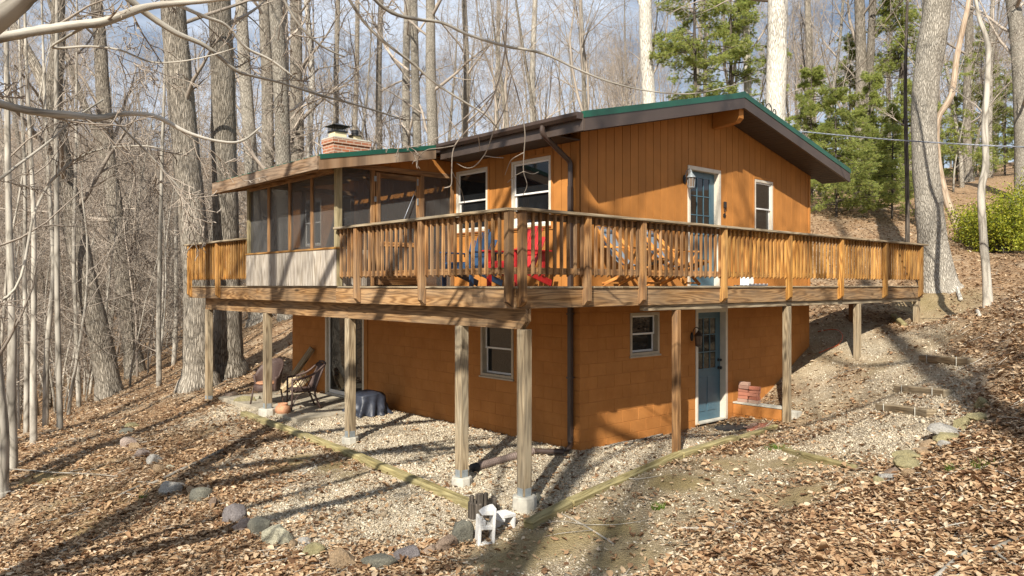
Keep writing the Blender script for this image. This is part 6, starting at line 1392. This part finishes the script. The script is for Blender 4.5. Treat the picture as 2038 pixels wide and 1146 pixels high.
# ---- pines
def pine_variant(h, r, nw, L0, seed):
    rg = np.random.default_rng(seed); tb = MB(); path = np.array([(0, 0, -.3), (.03, 0, h * .3), (.0, .05, h * .65), (.02, 0, h)]); sp_ = smooth_path(path, 4); tb.add(*tube_geo(sp_, np.linspace(r, .015, len(sp_)), 8), smooth=True)
    bb = MB(); tuftp = []; tuftd = []
    for wv in range(nw):
        f_ = .08 + .9 * wv / nw; z = h * f_; L = L0 * (1.05 - f_) ** .7 * rg.uniform(.6, 1.2)
        for k in range(rg.integers(2, 5)):
            a = rg.random() * 6.283; dd = np.array((math.cos(a), math.sin(a), rg.uniform(-.02, .3))); n = 6; pts = [np.array((0, 0, z + rg.normal(0, .1)))]; Lk = L * rg.uniform(.6, 1.15)
            for i in range(n): dd = norm(dd + rg.normal(0, .09, 3) + np.array((0, 0, -.045))); pts.append(pts[-1] + dd * Lk / n)
            bb.later([tuple(p) for p in pts], list(np.linspace(.022, .005, n + 1)), 4)
            for i in range(2, n + 1):
                for s_ in (-1, 1):
                    if rg.random() < .15: continue
                    base = pts[i - 1] + (pts[i] - pts[i - 1]) * rg.random(); side = norm(np.cross(dd, (0, 0, 1))) * s_; sd = norm(side * rg.uniform(.6, 1) + dd * rg.uniform(.4, .9) + np.array((0, 0, rg.normal(.02, .1)))); l_ = Lk * rg.uniform(.14, .34) * (1.25 - .6 * i / n); tip = base + sd * l_
                    bb.later([tuple(base), tuple((base + tip) / 2), tuple(tip)], [.007, .005, .003], 3)
                    for m in range(7): tuftp.append(base + sd * l_ * (m + 1.5) / 8 + rg.normal(0, (.05, .05, .08), 3)); tuftd.append(norm(sd + rg.normal(0, .35, 3)))
            for m in range(4): tuftp.append(pts[-1] - dd * .1 * m); tuftd.append(dd)
    tp = np.array(tuftp); td = np.array(tuftd); nn = 24; N = len(tp) * nn
    P0 = np.repeat(tp, nn, 0) + rg.normal(0, .015, (N, 3)); D = np.repeat(td, nn, 0) + rg.normal(0, .45, (N, 3)); D[:, 2] -= .1; D /= np.linalg.norm(D, axis=1, keepdims=True); S = np.cross(D, rg.normal(0, 1, (N, 3))); S /= np.linalg.norm(S, axis=1, keepdims=True) + 1e-9
    ln = (.07 + .07 * rg.random(N))[:, None]; wd = .0062; V = np.stack([P0 - S * wd, P0 + S * wd, P0 + D * ln], 1)
    return tb.mesh('trunk'), bb.mesh('limbs'), poly_mesh('crown', V, [(0, 1, 2)], M['needle'])
PV = [pine_variant(10, .10, 30, 2.9, 5), pine_variant(6.5, .07, 26, 2.6, 6), pine_variant(6.0, .06, 24, 2.8, 16)]
for a, b, c_ in PV: a.materials.append(M['bark_dark']); b.materials.append(M['bark_dark'])
def pine(label, px, d, zb, sc, v, rot=0.0):
    x = (px - CXP) / F_PX * d; X, Y = cw(x, d); o = thing('pine_tree', label, 'pine tree', (X, Y, gz(X, Y)), 'pines behind the cabin'); o.scale = (sc, sc, sc); o.rotation_euler = (0, 0, rot); PLACED.append((X, Y, 1.0))
    v = 2 if (v == 1 and int(px) % 2) else v
    for nm, me in zip(('trunk', 'limbs', 'crown'), PV[v]): c = bpy.data.objects.new(nm, me); COL.objects.link(c); c.parent = o
pine('tall pine rising behind the roof just left of the ridge', 1385, 31, 0, 1.2, 0, .4); pine('pine between the ridge and the slim smooth trunk', 1455, 34, 0, 1.15, 0, 2.0)
pine('bushy pine right behind the eave of the right roof slope', 1665, 27, 0, .78, 1, .9); pine('pine in front of the trunk pair', 1730, 30, 0, .85, 1, 2.8); pine('pine just left of the dark thin trunk', 1775, 27.5, 0, .7, 1, 4.2); pine('tall thin pine above the trunk pair', 1795, 36, 0, 1.2, 0, 5.1)
pine('small pine behind the crooked orange stem', 1905, 42, 0, .8, 1, 1.4); pine('pine behind the yellow-green bush', 2000, 44, 0, .9, 1, 3.3); pine('pine low behind the right eave', 1615, 33, 0, 1.0, 1, 5.6); pine('pine deeper on the hill between oak and pair', 1690, 38, 0, .8, 0, 3.9); pine('distant pine above the bush', 1955, 50, 0, 1.0, 0, .2)
# ---- yellow-green bush
def bush(label, px, py, d, rx, rz_, n, seed):
    rg = np.random.default_rng(seed); c0 = np.array(P(px, py, d)); z0 = gz(c0[0], c0[1]); o = thing('evergreen_bush', label, 'bush', (c0[0], c0[1], z0)); mb = MB()
    cl = []
    for k in range(46):
        a = rg.random() * 6.283; e = rg.uniform(.1, 1.4); L = rg.uniform(.45, 1.25); tip = np.array((c0[0] + rx * L * math.cos(a) * math.cos(e), c0[1] + rx * L * math.sin(a) * math.cos(e), z0 + rz_ * L * math.sin(e) + .15)); mid = (tip + np.array((c0[0], c0[1], z0))) / 2 + rg.normal(0, .06, 3)
        mb.add(*tube_geo([(c0[0] + rg.normal(0, .08), c0[1] + rg.normal(0, .08), z0 - .05), mid, tip], [.02, .012, .004], 4, cap=False)); cl += [tip, (tip + mid) / 2, mid]
    mb.build('stems', M['bark_dark'], o); cl = np.array(cl); P0 = cl[rg.integers(0, len(cl), n)] + rg.normal(0, .13, (n, 3)); P0[:, 2] = np.maximum(P0[:, 2], z0 + .03)
    D = rg.normal(0, 1, (n, 3)); D[:, 2] = np.abs(D[:, 2]); D /= np.linalg.norm(D, axis=1, keepdims=True); S = np.cross(D, rg.normal(0, 1, (n, 3))); S /= np.linalg.norm(S, axis=1, keepdims=True); l_ = (.05 + .035 * rg.random(n))[:, None]
    V = np.stack([P0, P0 + D * l_ * .5 + S * l_ * .3, P0 + D * l_, P0 + D * l_ * .5 - S * l_ * .3], 1); link('foliage', poly_mesh('foliage', V, [(0, 1, 2, 3)], M['bushleaf']), None, o)
bush('dense yellow-green bush at the right edge', 1995, 455, 22, 1.25, 1.25, 11000, 3); bush('smaller yellow bush left of the slim crooked tree', 1938, 440, 23.5, .75, 1.0, 5000, 4); bush('tall loose bush behind the dense yellow-green one', 2050, 420, 24.5, 1.2, 1.9, 9000, 5)

# ---- twig litter on the forest floor (uncountable)
mb = MB(); X, Y, d_ = scatter_xy(1300, 5.0, 26.0, .8, 1.2); g_, dd_, mm_ = zones(X, Y); ok = ~inside_house(X, Y) & (g_ < .6) & (dd_ < .5)
for x, y in zip(X[ok], Y[ok]):
    L = random.uniform(.12, .6); a = random.random() * 6.283; pts = []
    for k in range(4): xx, yy = x + math.cos(a) * L * k / 3, y + math.sin(a) * L * k / 3; pts.append((xx, yy)); a += random.gauss(0, .25)
    mb.later([(p[0], p[1], 0.0) for p in pts], [.0038 * random.uniform(.6, 1.8)] * 3 + [.002], 4)
for key in mb.q:
    A = np.array([p for p, _ in mb.q[key]]); z = gz_arr(A[..., 0], A[..., 1]).reshape(A.shape[:2]) + .02 + .02 * rng.random((len(A), 1)); A[..., 2] = z; mb.q[key] = [(A[i], mb.q[key][i][1]) for i in range(len(A))]
stuff(tag(mb.build('twig_litter', M['bark_smooth']), 'thin dead twigs scattered over the leaves', 'twigs'))
